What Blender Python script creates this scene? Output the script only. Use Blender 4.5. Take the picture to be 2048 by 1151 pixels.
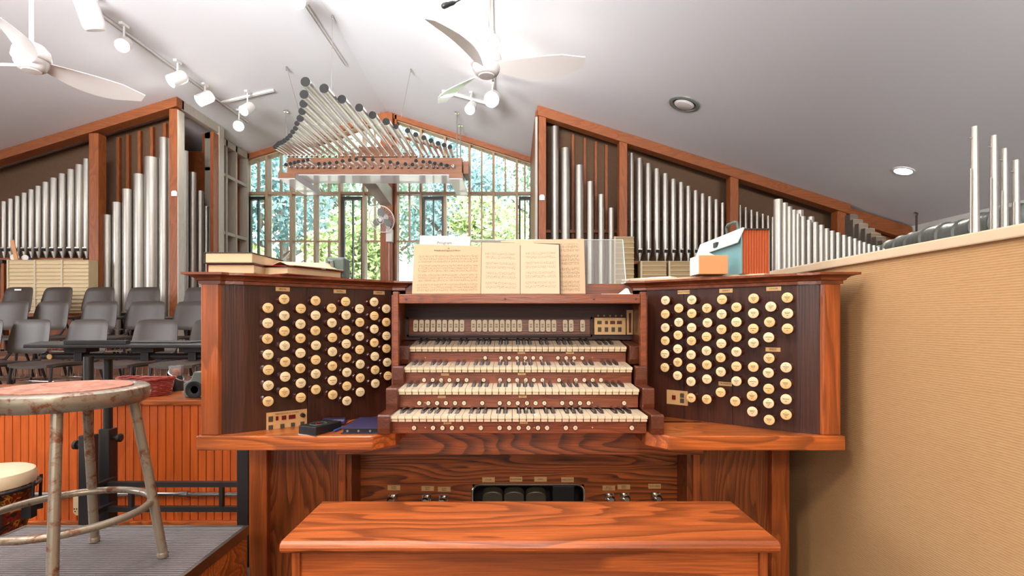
import bpy, math, random
from mathutils import Vector, Matrix
random.seed(7)
for o in list(bpy.data.objects): bpy.data.objects.remove(o, do_unlink=True)
SC = bpy.context.scene
COL = SC.collection
F = 1050.0; CX = 1024.0; HY = 640.0; CZ = 1.07      # focal length in pixels, principal column, horizon row, eye height

# ------------------------------------------------------------------ camera
cam_d = bpy.data.cameras.new('camera'); cam = bpy.data.objects.new('camera', cam_d); COL.objects.link(cam)
cam.location = (0, 0, CZ); cam.rotation_euler = (math.pi/2, 0, 0)
cam_d.sensor_width = 36; cam_d.lens = 36*F/2048; cam_d.shift_y = (HY-575.5)/2048; cam_d.clip_start = 0.05; cam_d.clip_end = 300
SC.camera = cam
# ------------------------------------------------------------------ world, sun, large lights, exposure
w = bpy.data.worlds.new('sky'); SC.world = w; w.use_nodes = True
nt = w.node_tree; bg = nt.nodes['Background']
bg.inputs[0].default_value = (0.93, 0.95, 1.0, 1); bg.inputs[1].default_value = 7.0
sun_d = bpy.data.lights.new('sun', 'SUN'); sun = bpy.data.objects.new('sun', sun_d); COL.objects.link(sun)
sun_d.energy = 8; sun_d.angle = 0.01; sun_d.color = (1.0, 0.97, 0.92); sun.rotation_euler = (math.radians(38), 0, math.radians(-18))

def area(name, loc, target, sx, sy, power, col):
    d = bpy.data.lights.new(name, 'AREA'); d.shape = 'RECTANGLE'; d.size = sx; d.size_y = sy; d.energy = power; d.color = col
    o = bpy.data.objects.new(name, d); COL.objects.link(o); o.location = loc
    o.rotation_euler = (Vector(target)-Vector(loc)).to_track_quat('-Z', 'Y').to_euler()
    return o
area('rear_fill', (-2.0, -6.6, 2.1), (-2.0, 4, 2.6), 9.0, 2.6, 120, (1.0, 0.98, 0.95))  # added soft fill from behind the camera; the rear wall has no window
area('ceiling_fill', (-2.2, -2.6, 2.0), (-2.0, 2.6, 5.0), 3.6, 1.4, 330, (0.97, 0.98, 1.0)).data.spread = math.radians(62)  # unseen area light added behind the camera to brighten the ceiling
area('ceiling_fill', (2.9, -2.6, 1.7), (3.2, 3.0, 3.6), 2.0, 1.0, 42, (0.97, 0.98, 1.0)).data.spread = math.radians(62)  # second added fill, lifts the lower ceiling slope beyond the partition
area('nave_lamp_light', (-1.5, -1.0, 3.1), (0.1, 2.0, 0.6), 0.40, 0.40, 40, (1.0, 0.86, 0.70))
area('nave_lamp_light', (0.1, -2.2, 2.35), (-0.3, 2.2, 0.8), 0.40, 0.40, 38, (1.0, 0.86, 0.70))
area('side_fill', (-8.2, 1.5, 2.3), (0, 2.5, 2.3), 5.0, 1.8, 200, (0.95, 0.97, 1.0))  # added daylight fill; the side wall is solid, without a window
SC.view_settings.view_transform = 'Standard'; SC.view_settings.look = 'None'
SC.view_settings.exposure = 0.45; SC.view_settings.gamma = 1.0; SC.view_settings.use_curve_mapping = False
SC.cycles.use_denoising = True
SC.cycles.max_bounces = 8; SC.cycles.diffuse_bounces = 4; SC.cycles.glossy_bounces = 3; SC.cycles.transparent_max_bounces = 10
SC.cycles.sample_clamp_indirect = 8; SC.cycles.caustics_reflective = False; SC.cycles.caustics_refractive = False

# ------------------------------------------------------------------ helpers
def W(px, py, Y): return Vector(((px-CX)/F*Y, Y, CZ-(py-HY)/F*Y))
def hit(px, py, P0, N):
    d = Vector(((px-CX)/F, 1.0, (HY-py)/F)); o = Vector((0, 0, CZ)); N = Vector(N)
    return o + d*((Vector(P0)-o).dot(N)/d.dot(N))

def srgb(r, g, b):
    def c(v):
        v /= 255.0
        return v/12.92 if v <= 0.04045 else ((v+0.055)/1.055)**2.4
    return (c(r), c(g), c(b), 1)

class MB:
    def __init__(s): s.v = []; s.f = []; s.m = []; s.cur = 0; s.uv = None
    def add(s, vs, fs):
        n = len(s.v); s.v += [Vector(a) for a in vs]
        for f in fs: s.f.append([n+i for i in f]); s.m.append(s.cur)
        return s
    def box(s, x0, x1, y0, y1, z0, z1):
        if x0 > x1: x0, x1 = x1, x0
        if y0 > y1: y0, y1 = y1, y0
        if z0 > z1: z0, z1 = z1, z0
        return s.add([(x0,y0,z0),(x1,y0,z0),(x1,y1,z0),(x0,y1,z0),(x0,y0,z1),(x1,y0,z1),(x1,y1,z1),(x0,y1,z1)],
                     [(0,3,2,1),(4,5,6,7),(0,1,5,4),(1,2,6,5),(2,3,7,6),(3,0,4,7)])
    def mbox(s, M, sx, sy, sz):
        a = MB().box(-sx/2, sx/2, -sy/2, sy/2, -sz/2, sz/2)
        return s.add([M @ p for p in a.v], a.f)
    def prism(s, poly, vec):          # polygon of 3-D points pushed along vec
        n = len(poly); P = [Vector(p) for p in poly]; V = Vector(vec)
        nrm = Vector((0,0,0))
        for i in range(n): nrm += P[i].cross(P[(i+1) % n])
        if nrm.dot(V) > 0: P = P[::-1]
        fs = [list(range(n)), list(range(2*n-1, n-1, -1))]
        for i in range(n):
            j = (i+1) % n; fs.append([j, i, i+n, j+n])
        return s.add(P+[p+V for p in P], fs)
    def pz(s, poly, z0, z1): return s.prism([(p[0], p[1], z0) for p in poly], (0, 0, z1-z0))
    def lathe(s, prof, org=(0,0,0), axis=(0,0,1), n=24, cap0=True, cap1=True, sx=1, sy=1):
        q = Vector((0,0,1)).rotation_difference(Vector(axis).normalized()).to_matrix(); O = Vector(org)
        vs = []; fs = []
        for r, z in prof:
            for k in range(n):
                a = 2*math.pi*k/n; vs.append(O + q @ Vector((r*math.cos(a)*sx, r*math.sin(a)*sy, z)))
        for i in range(len(prof)-1):
            for k in range(n):
                k2 = (k+1) % n; fs.append([i*n+k, i*n+k2, (i+1)*n+k2, (i+1)*n+k])
        if cap0: fs.append(list(range(n-1, -1, -1)))
        if cap1: b = (len(prof)-1)*n; fs.append([b+k for k in range(n)])
        return s.add(vs, fs)
    def tube(s, p0, p1, r0, r1=None, n=12):
        r1 = r0 if r1 is None else r1; p0 = Vector(p0); d = Vector(p1)-p0
        return s.lathe([(r0, 0), (r1, d.length)], p0, d, n)
    def path(s, pts, r, n=10, closed=False):
        P = [Vector(p) for p in pts]; m = len(P); vs = []; fs = []; up = None
        for i in range(m):
            if closed: t = P[(i+1) % m]-P[i-1]
            else: t = P[min(i+1, m-1)]-P[max(i-1, 0)]
            t.normalize()
            if up is None: up = t.orthogonal().normalized()
            up = (up - t*up.dot(t)).normalized(); sd = t.cross(up)
            rr = r[i] if isinstance(r, (list, tuple)) else r
            for k in range(n):
                a = 2*math.pi*k/n; vs.append(P[i]+up*math.cos(a)*rr+sd*math.sin(a)*rr)
        for i in range(m if closed else m-1):
            i2 = (i+1) % m
            for k in range(n):
                k2 = (k+1) % n; fs.append([i*n+k, i*n+k2, i2*n+k2, i2*n+k])
        if not closed:
            fs.append(list(range(n-1, -1, -1))); fs.append([(m-1)*n+k for k in range(n)])
        return s.add(vs, fs)
    def sweep(s, path, prof, side=1):     # path: (x, y) corners; prof: (out, z) closed outline, out to the side of travel
        n = len(path); m = len(prof); P = [Vector(p) for p in path]; vs = []
        def nr(a, b):
            d = (b-a).normalized(); return Vector((d.y, -d.x))*side
        for i in range(n):
            if i == 0: o = nr(P[0], P[1])
            elif i == n-1: o = nr(P[-2], P[-1])
            else:
                a = nr(P[i-1], P[i]); b = nr(P[i], P[i+1]); o = (a+b)/max(0.3, 1+a.dot(b))
            for (u, z) in prof: q = P[i]+o*u; vs.append((q.x, q.y, z))
        fs = []
        for i in range(n-1):
            for k in range(m):
                k2 = (k+1) % m; fs.append([i*m+k, i*m+k2, (i+1)*m+k2, (i+1)*m+k])
        fs.append(list(range(m))); fs.append([(n-1)*m+k for k in range(m-1, -1, -1)])
        return s.add(vs, fs)
    def build(s, name, mat, parent=None, smooth=False, bevel=0, local=False, base=None, seg=2):
        me = bpy.data.meshes.new(name)
        off = Vector((0, 0, 0))
        o = bpy.data.objects.new(name, me)
        if parent is not None:
            if not local: off = Vector(parent['org'])
            o['org'] = off if not local else Vector(parent.get('org', (0, 0, 0)))
        elif not local:
            if base is None:
                mn = Vector([min(p[i] for p in s.v) for i in range(3)]); mx = Vector([max(p[i] for p in s.v) for i in range(3)])
                base = ((mn.x+mx.x)/2, (mn.y+mx.y)/2, mn.z)
            off = Vector(base); o.location = off; o['org'] = off
        me.from_pydata([tuple(p-off) for p in s.v], [], s.f)
        ms = mat if isinstance(mat, (list, tuple)) else [mat]
        for m in ms: me.materials.append(m)
        if len(ms) > 1: me.polygons.foreach_set('material_index', s.m)
        me.update()
        import bmesh as _b
        bm = _b.new(); bm.from_mesh(me); _b.ops.recalc_face_normals(bm, faces=bm.faces); bm.to_mesh(me); bm.free()
        COL.objects.link(o)
        if parent is not None: o.parent = parent
        if bevel:
            md = o.modifiers.new('edge', 'BEVEL'); md.width = bevel; md.segments = seg; md.limit_method = 'ANGLE'; md.angle_limit = 0.7
        if smooth:
            me.polygons.foreach_set('use_smooth', [True]*len(me.polygons))
            try: me.set_sharp_from_angle(angle=0.75)
            except Exception: pass
        return o

def tag(o, label=None, cat=None, group=None, kind=None):
    if label: o['label'] = label
    if cat: o['category'] = cat
    if group: o['group'] = group
    if kind: o['kind'] = kind
    return o
def empty(name, loc, label=None, cat=None, group=None, kind=None):
    o = bpy.data.objects.new(name, None); COL.objects.link(o); o.location = loc; o['org'] = Vector(loc); o.empty_display_size = 0.05
    return tag(o, label, cat, group, kind)
def kids(o): return [c for c in bpy.data.objects if c.parent == o]
def copy_tree(o, parent=None):
    c = o.copy(); COL.objects.link(c); c.parent = parent
    for ch in kids(o): copy_tree(ch, c)
    return c
ORD = ['', 'second ', 'third ', 'fourth ', 'fifth ', 'sixth ', 'seventh ', 'eighth ', 'ninth ', 'tenth ', 'eleventh ', 'twelfth ', 'thirteenth ', 'fourteenth ',
       'fifteenth ', 'sixteenth ', 'seventeenth ', 'eighteenth ', 'nineteenth ', 'twentieth ', 'twenty-first ', 'twenty-second ', 'twenty-third ',
       'twenty-fourth ', 'twenty-fifth ', 'twenty-sixth ', 'twenty-seventh ', 'twenty-eighth ']
def rank(i, word='tallest'): return ORD[i]+word

# ------------------------------------------------------------------ materials
def mat(name, col, rough=0.5, metal=0.0, coat=0.0, spec=0.5, emit=None, es=0, alpha=None, trans=0):
    m = bpy.data.materials.new(name); m.use_nodes = True; b = m.node_tree.nodes['Principled BSDF']
    b.inputs['Base Color'].default_value = col; b.inputs['Roughness'].default_value = rough; b.inputs['Metallic'].default_value = metal
    b.inputs['Coat Weight'].default_value = coat; b.inputs['Specular IOR Level'].default_value = spec; b.inputs['Transmission Weight'].default_value = trans
    if emit: b.inputs['Emission Color'].default_value = emit; b.inputs['Emission Strength'].default_value = es
    return m
def nodes(m): return m.node_tree.nodes, m.node_tree.links, m.node_tree.nodes['Principled BSDF']
def math_n(N, L, op, a, b=None):
    n = N.new('ShaderNodeMath'); n.operation = op
    for i, v in enumerate((a, b)):
        if v is None: continue
        if isinstance(v, (int, float)): n.inputs[i].default_value = v
        else: L.new(v, n.inputs[i])
    return n.outputs[0]
def noise(N, L, vec, scale, detail=3, dist=0, rough=0.5):
    n = N.new('ShaderNodeTexNoise'); n.inputs['Scale'].default_value = scale; n.inputs['Detail'].default_value = detail
    n.inputs['Distortion'].default_value = dist; n.inputs['Roughness'].default_value = rough; L.new(vec, n.inputs['Vector']); return n.outputs['Fac']
def ramp(N, L, fac, stops):
    n = N.new('ShaderNodeValToRGB'); e = n.color_ramp.elements
    while len(e) < len(stops): e.new(0.5)
    for i, (p, c) in enumerate(stops): e[i].position = p; e[i].color = c
    L.new(fac, n.inputs[0]); return n.outputs[0]
def mapped(N, L, scale, loc=(0,0,0), coord='Object'):
    tc = N.new('ShaderNodeTexCoord'); mp = N.new('ShaderNodeMapping'); L.new(tc.outputs[coord], mp.inputs[0])
    mp.inputs['Scale'].default_value = scale; mp.inputs['Location'].default_value = loc; return mp.outputs[0]
def mixc(N, L, fac, a, b, mode='MIX'):
    n = N.new('ShaderNodeMix'); n.data_type = 'RGBA'; n.blend_type = mode
    for k, v in ((0, fac), (6, a), (7, b)):
        if isinstance(v, (int, float)): n.inputs[k].default_value = v
        elif isinstance(v, tuple): n.inputs[k].default_value = v
        else: L.new(v, n.inputs[k])
    return n.outputs[2]
def wood(name, light, dark, axis='X', sc=1.0, rough=0.32, coat=0.25, lines=26, seed=0, amt=0.75, bump=0.04):
    m = mat(name, light, rough, coat=coat); m.node_tree.nodes['Principled BSDF'].inputs['Coat Roughness'].default_value = 0.18
    N, L, b = nodes(m); ai = 'XYZ'.index(axis)
    s1 = [5.0*sc]*3; s1[ai] = 0.85*sc
    s2 = [170*sc]*3; s2[ai] = 6*sc
    v1 = mapped(N, L, s1, (seed, seed*1.7, seed*0.6)); v2 = mapped(N, L, s2, (seed, 0, 0))
    n1 = noise(N, L, v1, 1.0, 3, 0.25, 0.38)
    g = math_n(N, L, 'FRACT', math_n(N, L, 'MULTIPLY', n1, lines*3.2))
    g = ramp(N, L, g, [(0.30, (0,0,0,1)), (0.82, (1,1,1,1)), (0.93, (1,1,1,1)), (1.0, (0,0,0,1))])
    n2 = noise(N, L, v2, 1.0, 2)
    pore = ramp(N, L, n2, [(0.38, (0,0,0,1)), (0.62, (1,1,1,1))])
    n3 = noise(N, L, v1, 0.6, 2)
    fac = math_n(N, L, 'MULTIPLY', g, amt)
    fac = math_n(N, L, 'MULTIPLY', fac, math_n(N, L, 'ADD', 0.55, math_n(N, L, 'MULTIPLY', pore, 0.45)))
    c = mixc(N, L, fac, light, dark)
    mid = tuple(light[i]*0.72 for i in range(3))+(1,)
    c = mixc(N, L, math_n(N, L, 'MULTIPLY', n3, 0.6), c, mixc(N, L, 0.55, c, mid))
    c = mixc(N, L, math_n(N, L, 'MULTIPLY', math_n(N, L, 'SUBTRACT', 1.0, pore), 0.36), c, dark)
    L.new(c, b.inputs['Base Color'])
    bp = N.new('ShaderNodeBump'); bp.inputs['Strength'].default_value = bump*4; bp.inputs['Distance'].default_value = 0.002
    L.new(pore, bp.inputs['Height']); L.new(bp.outputs[0], b.inputs['Normal'])
    return m
OAK_L, OAK_D = srgb(206, 108, 46), srgb(74, 34, 14)
M = {}
M['oak_x'] = wood('orange_oak_along', OAK_L, OAK_D, 'X', lines=7, seed=1)
M['oak_bench'] = wood('bench_oak', srgb(208, 108, 52), srgb(66, 28, 14), 'X', lines=3.4, seed=5.3, rough=0.34, amt=0.8)
M['oak_z'] = wood('orange_oak_upright', srgb(184, 94, 42), OAK_D, 'Z', lines=5, seed=3, amt=0.6)
M['knee'] = wood('dark_figured_oak', srgb(190, 98, 44), srgb(46, 22, 11), 'X', lines=7, seed=8, amt=1.0)
M['knee_z'] = wood('dark_figured_oak_upright', srgb(160, 84, 40), srgb(56, 27, 13), 'Z', lines=10, seed=9, amt=0.8)
M['walnut'] = wood('dark_walnut', srgb(76, 38, 24), srgb(38, 19, 13), 'Z', lines=3, seed=2, rough=0.36, coat=0.12, amt=0.6)
M['walnut_x'] = wood('dark_walnut_along', srgb(78, 42, 30), srgb(42, 22, 17), 'X', lines=3, seed=2.5, rough=0.5, coat=0.05, amt=0.6)
M['mahog'] = wood('red_brown_oak', srgb(152, 76, 38), srgb(86, 40, 22), 'X', sc=1.5, lines=7, seed=4, rough=0.3, amt=0.6)
M['cheek'] = wood('cheek_block_brown', srgb(104, 50, 27), srgb(62, 30, 18), 'Y', lines=3, seed=6, rough=0.3, amt=0.5)
M['cornice'] = wood('cornice_oak', srgb(142, 72, 38), srgb(78, 38, 20), 'X', lines=4, seed=6.5, amt=0.6)
M['case_x'] = wood('case_oak_along', srgb(162, 90, 42), srgb(106, 54, 24), 'X', lines=5, seed=11, amt=0.6, rough=0.5, coat=0)
M['case_z'] = wood('case_oak_upright', srgb(168, 92, 42), srgb(112, 56, 26), 'Z', lines=5, seed=12, amt=0.6, rough=0.5, coat=0)
M['bead'] = wood('beadboard_oak', srgb(220, 104, 38), srgb(172, 74, 26), 'Z', lines=3, seed=13, amt=0.5)
M['mull'] = wood('window_timber', srgb(178, 146, 112), srgb(140, 110, 82), 'Z', lines=4, seed=14, amt=0.5, rough=0.5, coat=0)
M['pale_trim'] = wood('pale_grey_trim', srgb(196, 188, 174), srgb(168, 158, 142), 'Z', lines=4, seed=15, amt=0.4, rough=0.5, coat=0)
M['ivory'] = mat('ivory_keys', srgb(236, 218, 188), 0.25, coat=0.3)
M['knob_face'] = mat('engraved_cream_face', srgb(232, 208, 164), 0.35, coat=0.2)
M['knob_face2'] = mat('engraved_amber_face', srgb(228, 192, 134), 0.35, coat=0.2)
M['ink'] = mat('engraving_ink', srgb(70, 50, 36), 0.7)
M['ebony'] = mat('ebony_keys', srgb(38, 30, 34), 0.2, coat=0.5)
M['knob_wood'] = mat('rosewood_knob', srgb(70, 30, 22), 0.2, coat=0.6)
M['brass'] = mat('brushed_brass_plate', srgb(226, 184, 128), 0.4, 0.35)
M['red_glass'] = mat('dark_red_display', srgb(104, 20, 16), 0.4)
M['black'] = mat('black_plastic', srgb(30, 29, 30), 0.4)
M['black_metal'] = mat('black_painted_metal', srgb(34, 32, 32), 0.42)
M['button'] = mat('smoked_button', srgb(74, 68, 56), 0.35)
M['chrome'] = mat('polished_steel', srgb(200, 196, 188), 0.2, 1.0)
M['white'] = mat('white_enamel', srgb(238, 238, 236), 0.35)
M['fan_white'] = mat('fan_white_plastic', srgb(222, 218, 214), 0.3, coat=0.3)
M['ceil'] = mat('ceiling_plaster', srgb(232, 232, 235), 0.85, spec=0.2)
M['wallwhite'] = mat('white_wall_paint', srgb(232, 230, 224), 0.8, spec=0.2)
M['page'] = mat('cream_page', srgb(214, 188, 156), 0.8)
M['page_edge'] = mat('page_block', srgb(222, 198, 160), 0.8)
M['paper'] = mat('white_paper', srgb(244, 240, 232), 0.8)
M['lamp'] = mat('lit_lamp_lens', (1, 1, 1, 1), 0.5, emit=(1.0, 0.97, 0.9, 1), es=14)
M['chair'] = mat('charcoal_chair_plastic', srgb(60, 47, 39), 0.45)
M['chair_leg'] = mat('dark_chair_tube', srgb(58, 56, 56), 0.35, 0.5)
M['mouth_shade'] = mat('shaded_pipe_mouth', srgb(26, 26, 24), 0.8)
M['cream_louver'] = mat('cream_louver', srgb(222, 196, 152), 0.6)
M['chest'] = wood('chest_oak', srgb(150, 96, 62), srgb(104, 62, 38), 'X', lines=4, seed=21, amt=0.5, rough=0.5, coat=0)
M['tab'] = mat('stop_tab_cream', srgb(246, 234, 208), 0.6, spec=0.2)
M['tan_louver'] = mat('tan_louver', srgb(176, 148, 104), 0.6)
M['louver_line'] = mat('pale_louver_edge', srgb(216, 200, 168), 0.6)
M['lilac'] = mat('white_soffit', srgb(230, 230, 238), 0.25, coat=0.6)
M['blue'] = mat('royal_blue_cloth', srgb(50, 74, 140), 0.6)
M['carpet'] = mat('brown_choir_carpet', srgb(140, 96, 72), 0.95)
M['floor'] = mat('dark_slate_floor', srgb(74, 58, 50), 0.6)
M['duct'] = mat('grey_flexible_duct', srgb(122, 126, 120), 0.4, 0.0)
M['woodpipe'] = mat('dark_grey_wooden_pipe', srgb(92, 82, 72), 0.6)
M['teal'] = mat('teal_cardboard', srgb(116, 166, 172), 0.5)
M['teal_l'] = mat('pale_teal_lid', srgb(206, 222, 222), 0.4)
M['file_orange'] = mat('orange_file_paper', srgb(188, 94, 48), 0.7)
M['peach'] = mat('peach_box', srgb(222, 158, 104), 0.6)
M['navy'] = mat('navy_vinyl', srgb(50, 44, 78), 0.4)
M['cover_grey'] = mat('dark_book_cover', srgb(58, 56, 56), 0.5)
M['cover_red'] = mat('dark_red_binder', srgb(132, 28, 32), 0.4)
M['grn_grey'] = mat('grey_green_plastic', srgb(82, 100, 92), 0.4)

def metal_mat(name, col, col2, rough=0.3, sc=6):
    m = mat(name, col, rough, 0.85); N, L, b = nodes(m)
    v = mapped(N, L, (sc, sc, sc*0.35)); n = noise(N, L, v, 1.0, 4)
    L.new(mixc(N, L, n, col, col2), b.inputs['Base Color'])
    L.new(math_n(N, L, 'ADD', math_n(N, L, 'MULTIPLY', n, 0.2), rough-0.1), b.inputs['Roughness']); return m
M['tin'] = metal_mat('spotted_tin_pipe', srgb(200, 195, 186), srgb(172, 166, 156), 0.42)
M['polished'] = metal_mat('polished_trumpet_metal', srgb(238, 236, 234), srgb(214, 210, 204), 0.3)

def rust_mat():
    m = mat('rusted_painted_steel', srgb(140, 126, 108), 0.35, 0.5, coat=0.2); N, L, b = nodes(m)
    v = mapped(N, L, (1, 1, 1)); n = noise(N, L, v, 26, 6, 0.4, 0.7)
    f = ramp(N, L, n, [(0.52, (0,0,0,1)), (0.64, (1,1,1,1))])
    L.new(mixc(N, L, f, srgb(150, 138, 120), srgb(122, 72, 46)), b.inputs['Base Color'])
    L.new(math_n(N, L, 'MULTIPLY_ADD', f, 0.4), b.inputs['Roughness']); b.inputs['Roughness'].links[0].from_node.inputs[2].default_value = 0.28
    return m
M['rust'] = rust_mat()
def seat_mat():
    m = mat('worn_red_brown_seat', srgb(176, 108, 84), 0.6); N, L, b = nodes(m)
    v = mapped(N, L, (1, 1, 1)); n = noise(N, L, v, 18, 6, 1.5, 0.75)
    L.new(ramp(N, L, n, [(0.35, srgb(120, 74, 56)), (0.55, srgb(186, 118, 94)), (0.7, srgb(214, 170, 146))]), b.inputs['Base Color']); return m
M['seat'] = seat_mat()
def ribbed(name, col, col2, axis, per, rough):
    m = mat(name, col, rough); N, L, b = nodes(m)
    tc = N.new('ShaderNodeTexCoord'); sp = N.new('ShaderNodeSeparateXYZ'); L.new(tc.outputs['Object'], sp.inputs[0])
    s = math_n(N, L, 'SINE', math_n(N, L, 'MULTIPLY', sp.outputs[axis], 6.283/per))
    s = math_n(N, L, 'MULTIPLY_ADD', s, 0.5); s.node.inputs[2].default_value = 0.5
    L.new(mixc(N, L, s, col2, col), b.inputs['Base Color'])
    bp = N.new('ShaderNodeBump'); bp.inputs['Strength'].default_value = 0.6; bp.inputs['Distance'].default_value = 0.003
    L.new(s, bp.inputs['Height']); L.new(bp.outputs[0], b.inputs['Normal']); return m
M['mat'] = ribbed('ribbed_rubber_mat', srgb(116, 108, 106), srgb(76, 70, 70), 'Y', 0.012, 0.45)
def fabric():
    m = mat('beige_woven_wall_fabric', srgb(206, 182, 146), 0.9, spec=0.15); N, L, b = nodes(m)
    tc = N.new('ShaderNodeTexCoord'); sp = N.new('ShaderNodeSeparateXYZ'); L.new(tc.outputs['Object'], sp.inputs[0])
    v = mapped(N, L, (1, 22, 90)); n = noise(N, L, v, 2.0, 3)
    z = math_n(N, L, 'ADD', sp.outputs['Z'], math_n(N, L, 'MULTIPLY', n, 0.004))
    s = math_n(N, L, 'SINE', math_n(N, L, 'MULTIPLY', z, 6.283/0.0062))
    s = math_n(N, L, 'MULTIPLY_ADD', s, 0.5); s.node.inputs[2].default_value = 0.5
    s = math_n(N, L, 'MULTIPLY', s, math_n(N, L, 'ADD', 0.4, n))
    L.new(mixc(N, L, s, srgb(192, 154, 110), srgb(172, 132, 88)), b.inputs['Base Color'])
    bp = N.new('ShaderNodeBump'); bp.inputs['Strength'].default_value = 0.3; bp.inputs['Distance'].default_value = 0.001
    L.new(s, bp.inputs['Height']); L.new(bp.outputs[0], b.inputs['Normal']); return m
M['fabric'] = fabric()
def noisy(name, c1, c2, sc, rough=0.9):
    m = mat(name, c1, rough); N, L, b = nodes(m); v = mapped(N, L, (1, 1, 1))
    L.new(mixc(N, L, noise(N, L, v, sc, 4), c1, c2), b.inputs['Base Color']); return m
M['brownpanel'] = noisy('brown_fabric_panel', srgb(112, 84, 62), srgb(94, 70, 50), 30)
M['drumskin'] = noisy('drum_skin', srgb(232, 214, 180), srgb(216, 190, 150), 8, 0.6)
M['wicker'] = noisy('red_brown_wicker', srgb(168, 56, 34), srgb(120, 34, 22), 120, 0.5)
M['leaf'] = noisy('green_leaf', srgb(72, 104, 82), srgb(148, 170, 140), 2.5, 0.7)
M['leaf2'] = noisy('blue_green_leaf', srgb(54, 92, 92), srgb(130, 164, 164), 2.5, 0.7)
M['leaf3'] = noisy('yellow_green_leaf', srgb(112, 138, 74), srgb(176, 190, 130), 2.5, 0.7)
M['bark'] = noisy('grey_bark', srgb(96, 84, 70), srgb(66, 56, 46), 12)
M['lawn'] = noisy('grass_ground', srgb(160, 158, 146), srgb(134, 132, 120), 3)
def drum_mat():
    m = mat('painted_drum_shell', srgb(60, 30, 20), 0.35, coat=0.4); N, L, b = nodes(m); v = mapped(N, L, (1, 1, 1))
    n = noise(N, L, v, 22, 3, 1.2)
    L.new(ramp(N, L, n, [(0.40, srgb(40, 24, 18)), (0.47, srgb(150, 40, 20)), (0.53, srgb(60, 30, 18)), (0.58, srgb(226, 150, 50)), (0.64, srgb(50, 26, 18))]), b.inputs['Base Color']); return m
M['drum'] = drum_mat()
def glass(name, tint=(0.97, 1, 0.99, 1), refl=0.06, haze=0.0):
    m = bpy.data.materials.new(name); m.use_nodes = True; N = m.node_tree.nodes; L = m.node_tree.links
    N.remove(N['Principled BSDF']); out = N['Material Output']
    t = N.new('ShaderNodeBsdfTransparent'); t.inputs[0].default_value = tint
    g = N.new('ShaderNodeBsdfGlossy'); g.inputs['Roughness'].default_value = 0.03
    f = N.new('ShaderNodeFresnel'); f.inputs[0].default_value = 1.45
    mx = N.new('ShaderNodeMixShader'); L.new(f.outputs[0], mx.inputs[0]); L.new(t.outputs[0], mx.inputs[1]); L.new(g.outputs[0], mx.inputs[2])
    last = mx.outputs[0]
    if haze:
        d = N.new('ShaderNodeBsdfDiffuse'); d.inputs[0].default_value = (0.9, 0.9, 0.9, 1)
        m2 = N.new('ShaderNodeMixShader'); m2.inputs[0].default_value = haze; L.new(last, m2.inputs[1]); L.new(d.outputs[0], m2.inputs[2]); last = m2.outputs[0]
    L.new(last, out.inputs[0]); return m
M['glass'] = glass('window_glass')
M['acrylic'] = glass('clear_acrylic', (0.93, 0.96, 0.95, 1), haze=0.14)
M['acrylic_edge'] = mat('bright_acrylic_edge', srgb(206, 232, 226), 0.2, coat=0.5)
def music(name, nsys, base, x0=0.07, x1=0.95, y0=0.04, y1=0.86, dens=0.5, staves=3):
    m = mat(name, base, 0.8); N, L, b = nodes(m)
    tc = N.new('ShaderNodeTexCoord'); sp = N.new('ShaderNodeSeparateXYZ'); L.new(tc.outputs['UV'], sp.inputs[0]); U, V = sp.outputs['X'], sp.outputs['Y']
    def between(x, a, c): return math_n(N, L, 'MULTIPLY', math_n(N, L, 'GREATER_THAN', x, a), math_n(N, L, 'LESS_THAN', x, c))
    win = math_n(N, L, 'MULTIPLY', between(U, x0, x1), between(V, y0, y1))
    sysp = math_n(N, L, 'FRACT', math_n(N, L, 'MULTIPLY', math_n(N, L, 'SUBTRACT', V, y0), (nsys/staves)/(y1-y0)))
    inner = math_n(N, L, 'MULTIPLY', sysp, staves+0.55)
    win = math_n(N, L, 'MULTIPLY', win, math_n(N, L, 'LESS_THAN', inner, staves))
    ph = math_n(N, L, 'FRACT', inner)
    band = between(ph, 0.22, 0.72)
    lines = math_n(N, L, 'LESS_THAN', math_n(N, L, 'FRACT', math_n(N, L, 'MULTIPLY', ph, 10)), 0.22)
    lines = math_n(N, L, 'MULTIPLY', lines, math_n(N, L, 'MULTIPLY', band, 0.24))
    mp = N.new('ShaderNodeMapping'); L.new(tc.outputs['UV'], mp.inputs[0]); mp.inputs['Scale'].default_value = (72, nsys*7, 1)
    n = noise(N, L, mp.outputs[0], 1.0, 1)
    dots = math_n(N, L, 'MULTIPLY', math_n(N, L, 'GREATER_THAN', n, 1-dens+0.06), between(ph, 0.08, 0.86))
    bars = math_n(N, L, 'MULTIPLY', math_n(N, L, 'LESS_THAN', math_n(N, L, 'FRACT', math_n(N, L, 'MULTIPLY', U, 5.3)), 0.02), band)
    ink = math_n(N, L, 'MULTIPLY', math_n(N, L, 'MAXIMUM', math_n(N, L, 'MULTIPLY', dots, 0.62), math_n(N, L, 'MAXIMUM', lines, math_n(N, L, 'MULTIPLY', bars, 0.5))), win)
    L.new(mixc(N, L, ink, base, srgb(54, 38, 28)), b.inputs['Base Color']); return m
M['music_a'] = music('printed_score_page', 12, srgb(206, 176, 140), y1=0.80)
M['music_b'] = music('hymnal_page', 8, srgb(214, 190, 160), 0.12, 0.9, 0.1, 0.86, 0.47, 2)
M['music_c'] = music('printed_score_sheet', 11, srgb(206, 178, 144), 0.05, 0.92, 0.03, 0.92)

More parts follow.
